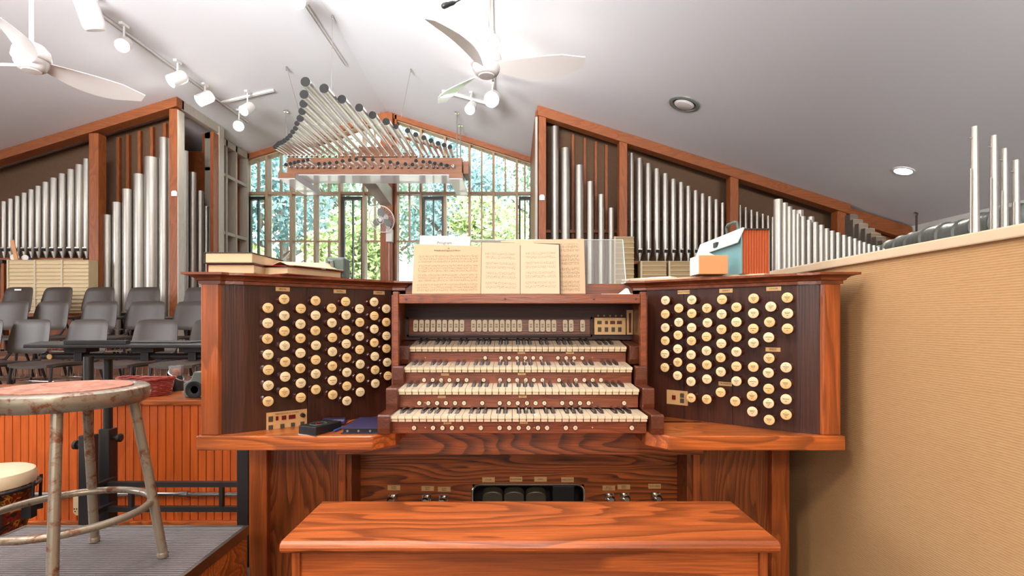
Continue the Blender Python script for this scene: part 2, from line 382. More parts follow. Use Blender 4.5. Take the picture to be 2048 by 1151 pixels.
def quad(name, pts, m, parent, thick=0.0015):
    """A sheet with UVs: pts = lower-left, lower-right, upper-right, upper-left (world), given thickness to its back."""
    P = [Vector(p) for p in pts]; n = (P[1]-P[0]).cross(P[3]-P[0]).normalized()
    b = MB(); b.prism(P, -n*thick)
    o = b.build(name, m, parent)
    me = o.data; uv = me.uv_layers.new(name='uv'); org = Vector(o['org']); U = P[1]-P[0]; V = P[3]-P[0]
    for lp in me.loops:
        q = me.vertices[lp.vertex_index].co+org-P[0]
        uv.data[lp.index].uv = (q.dot(U)/U.dot(U), q.dot(V)/V.dot(V))
    return o
def text(name, body, size, M4, m, parent, extrude=0.0002):
    cu = bpy.data.curves.new(name, 'FONT'); cu.body = body; cu.size = size; cu.extrude = extrude; cu.align_x = 'CENTER'; cu.align_y = 'CENTER'; cu.resolution_u = 2
    t = bpy.data.objects.new(name, cu); COL.objects.link(t)
    dg = bpy.context.evaluated_depsgraph_get(); me = bpy.data.meshes.new_from_object(t.evaluated_get(dg)); bpy.data.objects.remove(t)
    me.transform(Matrix.Translation(-Vector(parent['org'])) @ M4); me.materials.clear(); me.materials.append(m)
    o = bpy.data.objects.new(name, me); COL.objects.link(o); o.parent = parent; o['org'] = parent['org']; return o
def facing(loc, normal, up=(0, 0, 1)):
    z = Vector(normal).normalized(); x = Vector(up).cross(z).normalized(); y = z.cross(x)
    m = Matrix((x, y, z)).transposed().to_4x4(); m.translation = Vector(loc); return m

# ================================================================== THE ROOM
RX, RZ, PL, PR = -2.19, 4.73, 0.305, 0.317          # ridge position and roof pitches
XL, XR_, YB, YF = -8.5, 5.37, -7.0, 9.42             # side walls, rear wall, window wall
def ceil_z(x): return RZ-PL*(RX-x) if x < RX else RZ-PR*(x-RX)
def ceil_hit(px, py):
    a = (px-CX)/F; b = (HY-py)/F
    Y = (RZ-CZ+PR*RX)/(b+PR*a); x = a*Y
    if x < RX or Y < 0: Y = (RZ-CZ-PL*RX)/(b-PL*a); x = a*Y
    return Vector((x, Y, CZ+b*Y))
b = MB(); e = 0.18
b.prism([(XL-.2, YB-.2, ceil_z(XL-.2)), (RX, YB-.2, RZ), (XR_+.2, YB-.2, ceil_z(XR_+.2)), (XR_+.2, YB-.2, ceil_z(XR_+.2)+e), (RX, YB-.2, RZ+e), (XL-.2, YB-.2, ceil_z(XL-.2)+e)], (0, YF-YB+.35, 0))
tag(b.build('ceiling', M['ceil']), kind='structure')
tag(MB().box(XL-.2, XR_+.2, YB-.2, YF+.1, -.12, 0).build('floor', M['floor']), kind='structure')
def gable_poly(x0, x1, y, z0=0):
    pts = [(x0, y, z0), (x1, y, z0), (x1, y, ceil_z(x1)+.02)]
    if x0 < RX < x1: pts.append((RX, y, RZ+.02))
    pts.append((x0, y, ceil_z(x0)+.02)); return pts
tag(MB().box(XL-.15, XL, YB, YF, 0, ceil_z(XL)+.03).build('wall_left', M['wallwhite']), kind='structure')
tag(MB().box(XR_, XR_+.15, YB, YF, 0, ceil_z(XR_)+.03).build('wall_right', M['wallwhite']), kind='structure')
tag(MB().prism(gable_poly(XL, XR_, YB-.15), (0, .15, 0)).build('wall_rear', M['wallwhite']), kind='structure')
# low wall and end walls beside the window
ZS = 1.25
WX0, WX1 = -4.74, 0.42
b = MB(); b.box(XL, XR_, YF, YF+.1, 0, ZS); b.prism(gable_poly(XL, WX0, YF, ZS), (0, .1, 0)); b.prism(gable_poly(WX1, XR_, YF, ZS), (0, .1, 0))
tag(b.build('wall_back', M['wallwhite']), kind='structure')
# partition beside the console
PXW, PZ = 1.14, 1.285
tag(MB().box(PXW, PXW+.11, -1.6, 2.72, 0, PZ-.03).build('wall_partition', M['fabric']), kind='structure')
tag(MB().box(PXW-.012, PXW+.125, -1.62, 2.735, PZ-.03, PZ).build('trim_1', M['page'], bevel=.004), kind='structure')

# ------------------------------------------------------------------ window wall: one window per bay
posts = [495, 534.5, 583, 631, 680, 728, 768, 793, 842, 890, 939, 987, 1034, 1066]
PX = [(p-CX)/F*9.3 for p in posts]; PX[0] = WX0+.03
ZT = CZ+(HY-386)/F*9.3
lower = {1: 'h', 2: 'hv', 3: 'h', 5: 'hv', 7: 'hv', 9: '', 10: 'hv', 11: 'h'}
casement = {0, 4, 8, 12}
topsplit = {0, 1, 3, 5, 7, 10, 11, 12}
ZM = CZ+(HY-481)/F*9.3
for i in range(13):
    x0, x1 = PX[i], PX[i+1]
    if i == 6: continue
    win = empty('window_%d' % (i+1), ((x0+x1)/2, 9.35, ZS)); tag(win, kind='structure')
    f = MB(); hw = .02
    if i == 0: f.box(x0-hw, x0+hw, 9.26, 9.44, ZS, ceil_z(x0))
    f.box(x1-hw, x1+hw, 9.26, 9.44, ZS, ceil_z(x1)-.0)
    f.box(x0+hw, x1-hw, 9.28, 9.42, ZT-.022, ZT+.022)
    f.box(x0+hw, x1-hw, 9.28, 9.44, ZS, ZS+.05)
    za, zb = ceil_z(x0)-.11, ceil_z(x1)-.11
    f.prism([(x0+hw, 9.26, za), (x1-hw, 9.26, zb), (x1-hw, 9.26, zb+.12), (x0+hw, 9.26, za+.12)], (0, .18, 0))
    f.build('window_frame', M['mull'], win)
    t = MB(); xm = (x0+x1)/2
    if i in topsplit: t.box(xm-.013, xm+.013, 9.34, 9.41, ZT+.022, ceil_z(xm)-.1)
    if i not in casement and i != 6:
        t.box(x0+hw, x1-hw, 9.34, 9.41, ZM-.012, ZM+.012)
        pass
    if i in (1, 2, 3): t.box(xm-.013, xm+.013, 9.34, 9.41, ZS+.05, ZM-.012)
    if i in (2, 5, 7, 10): t.box(xm-.013, xm+.013, 9.34, 9.41, ZM+.012, ZT-.02)
    if t.v: t.build('glazing_bar', M['mull'], win)
    if i in casement:
        c = MB(); a0, a1 = x0+.03, x1-.03; z1 = ZT-.05
        c.box(a0, a0+.035, 9.33, 9.4, ZS+.05, z1); c.box(a1-.035, a1, 9.33, 9.4, ZS+.05, z1); c.box(a0+.035, a1-.035, 9.33, 9.4, z1-.06, z1); c.box(a0+.035, a1-.035, 9.33, 9.4, ZS+.05, ZS+.09)
        c.box(xm-.01, xm+.01, 9.34, 9.4, ZS+.09, z1-.06)
        c.build('casement_sash', M['black_metal'], win)
    g = MB(); g.prism([(x0, 9.415, ZS), (x1, 9.415, ZS), (x1, 9.415, ceil_z(x1)-.02), (x0, 9.415, ceil_z(x0)-.02)], (0, .006, 0))
    g.build('glass_pane', M['glass'], win)
pil = MB().box(-2.285, -2.075, 9.1, 9.42, 0, RZ-.06); pil.box(-2.06, -2.02, 9.2, 9.42, 0, RZ-.06)
tag(pil.build('column_ridge', M['case_z'], bevel=.005), kind='structure')
# sloping cover boards where window wall meets ceiling
for nme, xa, xb in (('trim_2', WX0, RX), ('trim_3', RX, WX1)):
    za, zb = ceil_z(xa), ceil_z(xb)
    tag(MB().prism([(xa, 9.2, za-.09), (xb, 9.2, zb-.09), (xb, 9.2, zb), (xa, 9.2, za)], (0, .06, 0)).build(nme, M['case_x']), kind='structure')

# ------------------------------------------------------------------ outdoors
tag(MB().box(-40, 30, 9.6, 60, -.3, -.2).build('ground', M['lawn']), kind='structure')
def leaf_crown(cx, cy, cz, rx, ry, rz, n, size, seed):
    rnd = random.Random(seed); v = []; f = []
    blobs = [(Vector((rnd.uniform(-1, 1)*rx*.65, rnd.uniform(-1, 1)*ry*.65, rnd.uniform(-1, 1)*rz*.7)), rnd.uniform(.3, .55)*rx) for _ in range(16)]
    for k in range(n):
        c, r = blobs[k % 16]
        d = Vector((rnd.gauss(0, 1), rnd.gauss(0, 1), rnd.gauss(0, 1))).normalized()*r*rnd.uniform(.6, 1.05)
        p = Vector((cx, cy, cz))+c+d
        a = Vector((rnd.gauss(0, 1), rnd.gauss(0, 1), rnd.gauss(0, 1))).normalized(); t = a.orthogonal().normalized(); s = size*rnd.uniform(.6, 1.5)
        q = len(v); v += [p-a*s, p+t*s*.45, p+a*s, p-t*s*.45]; f.append((q, q+1, q+2, q+3))
    b = MB(); b.v = v; b.f = f; b.m = [0]*len(f); return b
tree_spots = [(-7.4, 15.5, 4.2, 1.9, 'leaf2', 'blue-green leafy tree by the casement next to the grid shelving'),
 (-5.2, 18.5, 5.6, 2.5, 'leaf', 'tall mid green tree behind the suspended pipe chest'),
 (-4.3, 14.2, 3.0, 1.2, 'leaf3', 'short yellow-green tree close to the glass beside the wall fan'),
 (-1.9, 17.0, 4.6, 2.1, 'leaf2', 'blue-green tree behind the timber column'),
 (-.7, 14.6, 3.2, 1.2, 'leaf3', 'yellow-green young tree seen over the open hymnal'),
 (1.2, 18.5, 5.2, 2.5, 'leaf', 'broad green tree at the end of window nearest the tall corner pipes'),
 (-9.6, 22, 7.2, 3.2, 'leaf', 'far tall green tree rising past the ceiling line near the shelving'),
 (-3.6, 25, 8.0, 3.4, 'leaf2', 'farthest tall tree, pale behind the others'),
 (3.4, 23, 7.2, 3.2, 'leaf', 'far tall green tree beyond the pipe case corner'),
 (-6.6, 13.4, 2.2, 1.0, 'leaf3', 'low bright green shrub-like tree under the casement')]
for k, (x, y, z, r, m, lab) in enumerate(tree_spots):
    t = empty('tree', (x, y, -.2), lab, 'tree', 'trees outside the gable window')
    tr = MB(); tr.path([(x, y, -.25), (x+.1, y, z*.4), (x-.05, y+.1, z*.8), (x, y, z)], [r*.09, r*.07, r*.05, .02], 8)
    for q in range(5):
        a = q*1.3; tr.path([(x, y, z*(.5+.08*q)), (x+math.cos(a)*r*.4, y+math.sin(a)*r*.4, z*(.6+.1*q)), (x+math.cos(a)*r*.75, y+math.sin(a)*r*.7, z*(.7+.1*q))], [r*.04, r*.03, .01], 6)
    tr.build('trunk', M['bark'], t)
    leaf_crown(x, y, z, r, r*.8, r*1.15, int(2600+1500*r), .075*(1+.12*r), k).build('crown', M[m], t)

# ------------------------------------------------------------------ pipe organ cases
DC = 7.0
def pipe(px, top, wpx, Y, zfoot, label, group, zmouth=None, mat_='tin', wide=None):
    r = wpx/F*Y/2; x = (px-CX)/F*Y; zt = CZ+(HY-top)/F*Y
    b = MB(); zm = zfoot+.22 if zmouth is None else zmouth
    b.lathe([(r*.28, zfoot), (r*.34, zfoot+.02), (r, zm), (r, zt), (r*.93, zt), (r*.93, zt-.25)], (x, Y, 0), (0, 0, 1), 20, True, True)
    # flattened mouth with upper and lower lip
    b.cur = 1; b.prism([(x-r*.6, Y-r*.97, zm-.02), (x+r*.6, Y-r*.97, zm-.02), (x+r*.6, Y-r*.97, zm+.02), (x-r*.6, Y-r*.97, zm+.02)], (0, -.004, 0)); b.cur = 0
    b.box(x-r*.62, x+r*.62, Y-r*1.06, Y-r*.9, zm+.02, zm+.035)
    o = b.build('organ_pipe', [M[mat_], M['mouth_shade']], smooth=True)
    return tag(o, label, 'organ pipe', group)
def case_frame(name, pts, label):
    return empty(name, pts, label, 'organ case')

# left case (facing forward)
LC = empty('organ_case', (-6.0, DC, 0), 'brown oak organ case with fabric back behind the choir chairs', 'organ case')
def zc(x): return ceil_z(x)-.005
xa, xb = -8.45, -4.447
b = MB(); b.prism([(xa, DC-.04, zc(xa)-.125), (xb, DC-.04, zc(xb)-.125), (xb, DC-.04, zc(xb)), (xa, DC-.04, zc(xa))], (0, .16, 0)); b.build('top_rail', M['case_x'], LC, bevel=.004)
for p0, p1 in ((180, 199), (340, 357)):
    x0, x1 = (p0-CX)/F*DC, (p1-CX)/F*DC
    MB().box(x0, x1, DC-.02, DC+.12, .68, zc((x0))-.12).build('post', M['case_z'], LC, bevel=.004)
b = MB(); b.prism([(xa, 7.36, .66), (-4.75, 7.36, .66), (-4.75, 7.36, zc(-4.75)-.02), (xa, 7.36, zc(xa)-.02)], (0, .04, 0)); b.build('back_panel', M['brownpanel'], LC)
for p in (234.6, 253.7, 277, 302, 328):
    x = (p-CX)/F*7.3; MB().box(x-.02, x+.02, 7.31, 7.36, .9, zc(x)-.1).build('slat', M['case_z'], LC)
MB().box((199-CX)/F*7.1, (340-CX)/F*7.1, 7.24, 7.28, CZ+(HY-458)/F*7.1-.02, CZ+(HY-458)/F*7.1+.02).build('pipe_rack', M['case_x'], LC)
MB().box(-8.0, (180-CX)/F*7.1, 7.24, 7.28, CZ+(HY-431)/F*7.1-.02, CZ+(HY-431)/F*7.1+.02).build('pipe_rack', M['case_x'], LC)
MB().box(-8.2, -5.72, 7.0, 7.34, 1.86, 1.90).build('windchest', M['case_x'], LC)
# side return of the left case
xs = -4.447
b = MB(); b.prism([(xs-.11, 7.08, zc(xs)-.13), (xs, 7.08, zc(xs)-.13), (xs, 7.08, zc(xs)), (xs-.11, 7.08, zc(xs-.11))], (0, .99, 0)); b.build('side_rail', M['pale_trim'], LC, bevel=.003)
MB().box(xs-.002, xs+.012, DC-.02, DC+.11, .68, zc(xs)-.17).build('pale_corner_strip', M['pale_trim'], LC)  # pale colour paints the light falling on the post's side face
MB().box(xs-.05, xs, 7.82, 7.96, .68, zc(xs)-.16).build('post', M['case_z'], LC)
MB().box(xs-.13, xs+.01, 7.96, 8.09, .68, zc(xs)-.02).build('end_trim', M['pale_trim'], LC)
MB().box(-5.25, -5.2, 7.4, 8.3, .66, zc(-5.2)-.02).build('side_back_panel', M['brownpanel'], LC)
for k, y in enumerate((7.45, 7.62, 7.79, 7.97)):
    MB().box(-5.2, -5.15, y, y+.035, .9, zc(-5.2)-.05).build('slat', M['case_z'], LC)
MB().box(-5.3, -4.8, 8.2, 8.26, .66, zc(-5.2)-.1).build('side_back_panel', M['case_z'], LC)
# shelving grid between case and window
G = empty('grid_shelving', (-4.6, 8.7, 0), 'tall shelving of brown panels and pale grid bars beside the window', 'shelving')
MB().box(-4.78, -4.74, 8.1, 9.2, 0, zc(-4.76)).build('back_panel', M['case_z'], G)
b = MB(); zt = zc(-4.62)-.01
for y in (8.1, 8.45, 8.75, 9.13): b.box(-4.74, -4.6, y, y+.045, 0, zt)
for z in (1.6, 2.45, 3.38): b.box(-4.735, -4.61, 8.1, 9.17, z, z+.05)
b.box(-4.74, -4.6, 8.1, 9.17, zt-.1, zt); b.build('frame', M['pale_trim'], G)

tops = [(10, 403), (25, 403), (22, 398)]
bay1 = [(-7, 408, 10), (9, 403, 10), (22.5, 398, 10.5), (36, 392.5, 10.5), (50, 386, 11), (64, 379.5, 11.5), (78, 372.5, 12), (93, 364.7, 13), (109, 356.5, 14), (126, 348, 14), (143.5, 339.5, 14.5), (160, 330, 15), (174.5, 318.5, 14)]
n = len(bay1)
for k, (p, t, wd) in enumerate(bay1):
    pipe(p, t, wd, 7.12, 1.9, '%s silver pipe in the stepped row above the cream louvered box' % rank(n-1-k), 'silver pipes above the cream louvered box', 2.02)
bay2 = [(215.5, 430, 17), (235, 405, 17), (256, 379, 19), (279.5, 349, 21), (304.5, 316, 27), (329, 276.5, 19)]
n = len(bay2)
for k, (p, t, wd) in enumerate(bay2):
    pipe(p, t, wd, 7.12, .72, '%s of the fat silver pipes behind the choir chairs' % rank(n-1-k), 'fat silver pipes behind the choir chairs', 1.15)
side = [(371, 302, 10, 7.4), (385, 345, 14, 7.55), (400, 382, 14, 7.75), (412.5, 413, 12, 7.92), (424, 440, 11, 8.06)]
n = len(side)
for k, (p, t, wd, Y) in enumerate(side):
    Y = 4.66*F/(CX-p)
    pipe(p, t, wd, Y, .72, '%s pale pipe in the side opening of the case nearest the window' % rank(k), 'pale pipes in the side opening of the case', 1.1)

def louver(x0, x1, z0, z1, Y, cols, rows, m, name, label, group=None):
    t = empty(name, ((x0+x1)/2, Y, z0), label, 'louvered box', group)
    MB().box(x0, x1, Y, Y+.16, z0, z1).build('box', M[m], t, bevel=.004)
    l = MB(); cw = (x1-x0)/cols
    for c in range(cols):
        l.box(x0+c*cw, x0+c*cw+.02, Y-.012, Y, z0, z1)
        for r in range(rows):
            z = z0+(r+.9)*(z1-z0)/rows
            l.prism([(x0+c*cw+.02, Y-.014, z-.004), (x0+(c+1)*cw, Y-.014, z-.004), (x0+(c+1)*cw, Y, z+.004), (x0+c*cw+.02, Y, z+.004)], (0, .002, -.004))
    l.build('slat_edges', M['louver_line'], t); return t
def rx(px, Y): return (px-CX)/F*Y
def rz(py, Y): return CZ+(HY-py)/F*Y
louver(rx(15, 6.8), rx(177, 6.8), rz(626, 6.8), rz(519, 6.8), 6.8, 3, 14, 'cream_louver', 'swell_shutter_box', 'wide cream louvered box in three columns behind the choir chairs')

# right case
RC = empty('organ_case', (3.0, DC, 0), 'brown oak organ case sloping down along the ceiling beyond the fabric partition', 'organ case')
x0 = rx(1075, DC); x1 = rx(1698, DC)
b = MB(); b.prism([(x0, DC-.04, zc(x0)-.13), (x1, DC-.04, zc(x1)-.13), (x1, DC-.04, zc(x1)), (x0, DC-.04, zc(x0))], (0, .16, 0)); b.build('top_rail', M['case_x'], RC, bevel=.004)
b = MB(); b.prism([(x1, DC+.02, zc(x1)-.2), (5.35, DC+.02, zc(5.35)-.2), (5.35, DC+.02, zc(5.35)-.02), (x1, DC+.02, zc(x1)-.02)], (0, .1, 0)); b.build('top_rail', M['case_x'], RC, bevel=.004)
for p0, p1 in ((1077, 1092), (1238, 1254), (1459.5, 1476), (1673, 1691)):
    xx0, xx1 = rx(p0, DC), rx(p1, DC); MB().box(xx0, xx1, DC-.02, DC+.12, 0, zc(xx1)-.1).build('post', M['case_z'], RC, bevel=.004)
b = MB(); b.prism([(x0+.1, 7.36, 0), (5.35, 7.36, 0), (5.35, 7.36, zc(5.35)-.01), (x0+.1, 7.36, zc(x0+.1)-.01)], (0, .04, 0)); b.build('back_panel', M['brownpanel'], RC)
for p in (1146, 1170, 1192, 1213): x = rx(p, 7.3); MB().box(x-.018, x+.018, 7.31, 7.36, 1, zc(x)-.1).build('slat', M['case_z'], RC)
MB().box(rx(1092, 7.1), rx(1238, 7.1), 7.24, 7.28, rz(457, 7.1)-.03, rz(457, 7.1)+.01).build('pipe_rack', M['case_x'], RC)
MB().box(rx(1254, 7.1), rx(1459, 7.1), 7.24, 7.28, rz(433, 7.1)-.03, rz(433, 7.1)+.01).build('pipe_rack', M['case_x'], RC)
MB().box(rx(1254, 7.1), rx(1459, 7.1), 7.0, 7.34, 1.82, 1.86).build('windchest', M['case_x'], RC)
MB().box(rx(1700, 7.1), 5.35, 7.2, 7.24, 1.5, zc(5.3)-.05).build('lower_panel', M['case_x'], RC)
MB().box(rx(1741, 7.1), rx(1755, 7.1), 7.1, 7.2, 1.0, zc(4.9)-.15).build('post', M['case_z'], RC)
MB().box(x0-.02, x0+.015, DC+.12, 9.2, 0, zc(x0)-.01).build('side_panel', M['case_z'], RC)
MB().box(x0-.03, x0, DC-.02, DC+.1, 0, zc(x0)-.15).build('pale_corner_strip', M['pale_trim'], RC)
big = [(1109.5, 253.7, 15.6), (1131, 296.8, 17.4), (1158.8, 331, 16.5), (1180.5, 363.5, 14), (1202.5, 389, 12.5), (1222.5, 416, 11.8)]
for k, (p, t, wd) in enumerate(big):
    pipe(p, t, wd, 7.12, .6, '%s of the wide silver pipes behind the acrylic music desk' % rank(k), 'wide silver pipes behind the acrylic music desk', .95)
mid = [(1263, 306.5, 9), (1279, 317, 12.5), (1296.5, 327.5, 12), (1313.5, 338, 12), (1330.5, 347.5, 11.5), (1346.5, 358.5, 11), (1362, 365, 10.5), (1376.5, 372.5, 10), (1391, 381, 9.7), (1405, 387.5, 9.2), (1419, 393, 8.8), (1432, 399, 8.4), (1445, 405.5, 7.4)]
for k, (p, t, wd) in enumerate(mid):
    pipe(p, t, wd, 7.12, 1.86, '%s silver pipe in the stepped row above the two tan louvered boxes' % rank(k), 'silver pipes above the tan louvered boxes', 2.0)
sm = [(1480, 410, 5), (1491, 414.6, 6), (1502.5, 419.5, 6), (1514, 423.3, 5.6), (1525.5, 427.5, 5.2), (1536, 431, 5), (1545, 434, 4.5)]
for k, (p, t, wd) in enumerate(sm):
    pipe(p, t, wd, 7.12, 1.5, '%s thin silver pipe behind the orange expanding file' % rank(k), 'thin silver pipes behind the orange expanding file', 1.6)
louver(rx(1228, 6.8), rx(1268, 6.8), rz(600, 6.8), rz(472.5, 6.8), 6.8, 1, 12, 'tan_louver', 'swell_shutter_box', 'tall narrow tan louvered box behind the edge of the acrylic desk')
louver(rx(1281, 6.8), rx(1333, 6.8), rz(575, 6.8), rz(521.5, 6.8), 6.8, 1, 6, 'tan_louver', 'swell_shutter_box', 'short tan louvered box under the pipes, nearer the acrylic desk')
louver(rx(1337, 6.8), rx(1391, 6.8), rz(575, 6.8), rz(521.5, 6.8), 6.8, 1, 6, 'tan_louver', 'swell_shutter_box', 'short tan louvered box beside the peach box on the console')
MB().box(rx(1225, 6.8), rx(1395, 6.8), 6.8, 7.3, 0, rz(600, 6.8)).build('case_base', M['case_z'], RC)
MB().box(rx(1279, 6.8), rx(1395, 6.8), 6.82, 7.3, rz(600, 6.8), rz(575, 6.8)).build('case_base', M['case_z'], RC)
MB().box(rx(15, 6.8), rx(177, 6.8), 6.82, 7.3, .666, rz(626, 6.8)).build('case_base', M['case_z'], LC)
# ranks behind the partition
rk = [(1556, 399, 16.5), (1568, 406, 13), (1577.5, 413.5, 12), (1587, 420, 11.5), (1594.5, 428, 10.5), (1605, 433, 11), (1617, 440, 11), (1629.5, 444.5, 12), (1641.5, 450, 12), (1652, 457, 11), (1663, 461.7, 11), (1675, 465, 10.5),
      (1687, 470, 10.5), (1698, 473.5, 10), (1709, 477, 9.5), (1718, 481.5, 9), (1727.5, 484.5, 9), (1737, 488, 8.7), (1747, 490.5, 8.5), (1756.5, 494, 8), (1767, 497, 8)]
for k, (p, t, wd) in enumerate(rk):
    pipe(p, t, wd, 5.0, .5, '%s pipe of the long stepped rank rising behind the fabric partition' % rank(k), 'stepped rank behind the fabric partition', .7)
for k, (p, t, wd) in enumerate([(1599, 420.5, 14), (1621, 433.5, 13)]):
    pipe(p, t, wd, 5.2, .5, '%s wide-mouthed pipe just behind the stepped rank' % ('taller' if k == 0 else 'shorter'), 'wide pipes behind the stepped rank', .7)
tag(MB().box(rx(1545, 5), rx(1775, 5), 4.85, 5.3, 0, .5).build('windchest', M['case_x'], bevel=.005), 'low oak windchest under the stepped rank behind the partition', 'windchest')
for k, (p, t, wd) in enumerate([(1708, 428.5, 16), (1716, 438.5, 20), (1727, 446.5, 19), (1740, 456, 20), (1752, 465.5, 20), (1762, 472.5, 20), (1775, 480, 22), (1786, 487.5, 20)]):
    Y = 6.3-.07*k; x = rx(p, Y); h = wd/F*Y/2; z = rz(t, Y)
    b = MB(); b.box(x-h, x+h, Y, Y+2*h, .2, z); b.cur = 1; b.box(x-h*.75, x+h*.75, Y+h*.25, Y+h*1.75, z, z+.004); b.box(x-h*.4, x+h*.4, Y-.004, Y, 1.0, 1.05)
    tag(b.build('wooden_organ_pipe', [M['woodpipe'], M['cream_louver']]), '%s square dark wooden pipe beside the grey duct' % rank(k), 'organ pipe', 'square wooden pipes beside the grey duct')
tag(MB().box(rx(1690, 6), rx(1800, 6), 5.6, 6.5, 0, .2).build('windchest', M['case_x'], bevel=.005), 'low oak windchest under the square wooden pipes', 'windchest')
for k, (pb, wb, pt, wt, t) in enumerate([(1949.5, 21, 1952, 11, 253), (1988, 18, 1988, 11, 271), (2009, 16, 2008, 10, 297), (2032, 15, 2034, 11, 320)]):
    Y = 3.1; r0, r1 = wb/F*Y/2, wt/F*Y/2; z1 = rz(t, Y); z0 = .9; xm = rx(pb, Y); xt = rx(pt, Y)
    b = MB(); b.lathe([(.012, z0-.25), (r0*1.05, z0), (r1, z1), (r1*.9, z1), (r1*.9, z1-.2)], (xm, Y, 0), (0, 0, 1), 20); b.tube((xm-r1, Y, z1-.07), (xm-r1-.014, Y, z1-.065), .004, n=8); b.tube((xm-r0*1.1, Y-.01, z1*.45), (xm-r0*1.0, Y-.01, z1-.25), .004, n=6)
    tag(b.build('organ_pipe', M['tin'], smooth=True), '%s of the four tapered reed pipes standing over the partition' % rank(k), 'organ pipe', 'tapered reed pipes over the partition')
tag(MB().box(rx(1930, 3.1), rx(2060, 3.1), 2.95, 3.25, 0, .66).build('windchest', M['case_x'], bevel=.005), 'oak windchest under the four tapered reed pipes', 'windchest')
# duct
b = MB(); pts = []; rs = []
A = [W(1765, 512, 5.9), W(1830, 488, 5.4), W(1930, 466, 4.75), W(2050, 438, 4.1), W(2200, 402, 3.7)]
for i in range(len(A)-1):
    for k in range(36):
        t = k/36; pts.append(A[i].lerp(A[i+1], t)+Vector((0, 0, .015*math.sin(math.pi*t)))); rs.append(.116+(.012 if k % 12 in (0, 1) else 0)+.002*math.sin(k*2.1))
b.path(pts, rs, 20)
tag(b.build('air_duct', M['duct'], smooth=True), 'grey flexible air duct running behind the partition top', 'duct')
b = MB(); p = ceil_hit(1833, 425); b.path([ (p.x, p.y, 1.7), (p.x, p.y, p.z-.04), (p.x+.01, p.y, p.z-.01), (p.x-.02, p.y, p.z+.01)], .012, 8)
tag(b.build('conduit', M['bark']), 'thin dark conduit rising to the ceiling beside the duct', 'conduit')
for p in ((349, 387), (1084, 395)):
    q = W(p[0], p[1], 6.97); bb = MB(); bb.prism([(q.x-.035, 6.975, q.z-.035), (q.x+.035, 6.975, q.z-.035), (q.x+.035, 6.975, q.z+.02), (q.x+.02, 6.975, q.z+.038), (q.x-.02, 6.975, q.z+.038), (q.x-.035, 6.975, q.z+.02)], (0, -.02, 0)); bb.box(q.x-.015, q.x+.015, 6.95, 6.956, q.z-.02, q.z+.01)
    tag(bb.build('wall_sensor', M['white'], bevel=.002), 'small white sensor on the case post %s' % ('by the fattest pipe' if p[0] < 500 else 'at the corner beside the gable window'), 'sensor')

# ================================================================== SUSPENDED TRUMPETS
Y0 = 7.0
CH = empty('suspended_chest', (rx(750, Y0), Y0+.2, rz(348, Y0)), 'long wooden pipe chest hanging in front of the gable window', 'pipe chest')
b = MB(); b.box(rx(574, Y0), rx(924, Y0), Y0, Y0+.43, rz(348, Y0), rz(315, Y0)); b.build('chest_box', M['chest'], CH, bevel=.004)
MB().box(rx(576, Y0), rx(922, Y0), Y0+.01, Y0+.43, rz(348, Y0)-.012, rz(348, Y0)-.001).build('soffit', M['lilac'], CH)
for a, c, ya in ((556, 590, 6.9), (898, 925, 6.9)):
    bb = MB(); bb.box(rx(a, ya), rx(c, ya), ya+.012, ya+.9, rz(356, ya), rz(345, ya)); bb.build('end_beam', M['lilac'], CH)
    MB().box(rx(a, ya), rx(c, ya), ya, ya+.0115, rz(356, ya), rz(345, ya)).build('beam_cap', M['chest'], CH, bevel=.002)
    MB().box(rx(a, ya)+.004, rx(c, ya)-.004, ya+.01, ya+.9, rz(356, ya)-.01, rz(356, ya)-.0005).build('soffit', M['lilac'], CH)
MB().box(rx(926, Y0), rx(926, Y0)+.07, Y0+.05, Y0+.4, rz(345, Y0), rz(320, Y0)).build('side_box', M['chest'], CH, bevel=.003)
MB().box(rx(717, 7.35), rx(790, 7.35), 7.35, 7.6, rz(349, 7.35)+.25, rz(293, 7.35)).build('raised_box', M['chest'], CH, bevel=.003)
MB().box(rx(676, 7.35), rx(717, 7.35), 7.35, 7.55, rz(316, 7.35), rz(305, 7.35)).build('raised_box', M['chest'], CH, bevel=.003)
MB().box(rx(790, 7.35), rx(830, 7.35), 7.35, 7.55, rz(316, 7.35), rz(305, 7.35)).build('raised_box', M['chest'], CH, bevel=.003)
b = MB(); x = -2.18; b.prism([(x-.1, 7.4, 3.22), (x-.1, 9.12, 3.05), (x-.1, 9.12, 3.35), (x-.1, 7.4, 3.4)], (.2, 0, 0)); b.build('carrying_beam', M['pale_trim'], CH, bevel=.003)
for (x0, y0), (x1, y1) in (((573, 133), (603, 240)), ((665, 30), (662, 200)), ((822, 138), (802, 235))):
    b = MB(); p = ceil_hit(x0, y0); q = W(x1, y1, 6.2); b.tube(p, (q.x, q.y, q.z), .004, n=6); b.tube(p+Vector((0, 0, .02)), p-Vector((0, 0, .05)), .012, n=8)
    b.build('suspension_cable', M['chrome'], CH)
for px, py in ((572, 222), (914, 225), (921, 250)):
    b = MB(); p = ceil_hit(px, py); b.tube(p, (p.x, p.y, rz(345, p.y)), .009, n=8); b.tube(p+Vector((0, 0, .02)), p-Vector((0, 0, .015)), .04, n=12)
    b.build('suspension_rod', M['chrome'], CH)
b = MB()
b.path([W(632, 292, 6.7), W(690, 272, 6.3), W(742, 253, 6.0), W(800, 272, 6.3), W(880, 296, 6.7)], .016, 6)
b.build('resonator_rack', M['case_x'], CH)
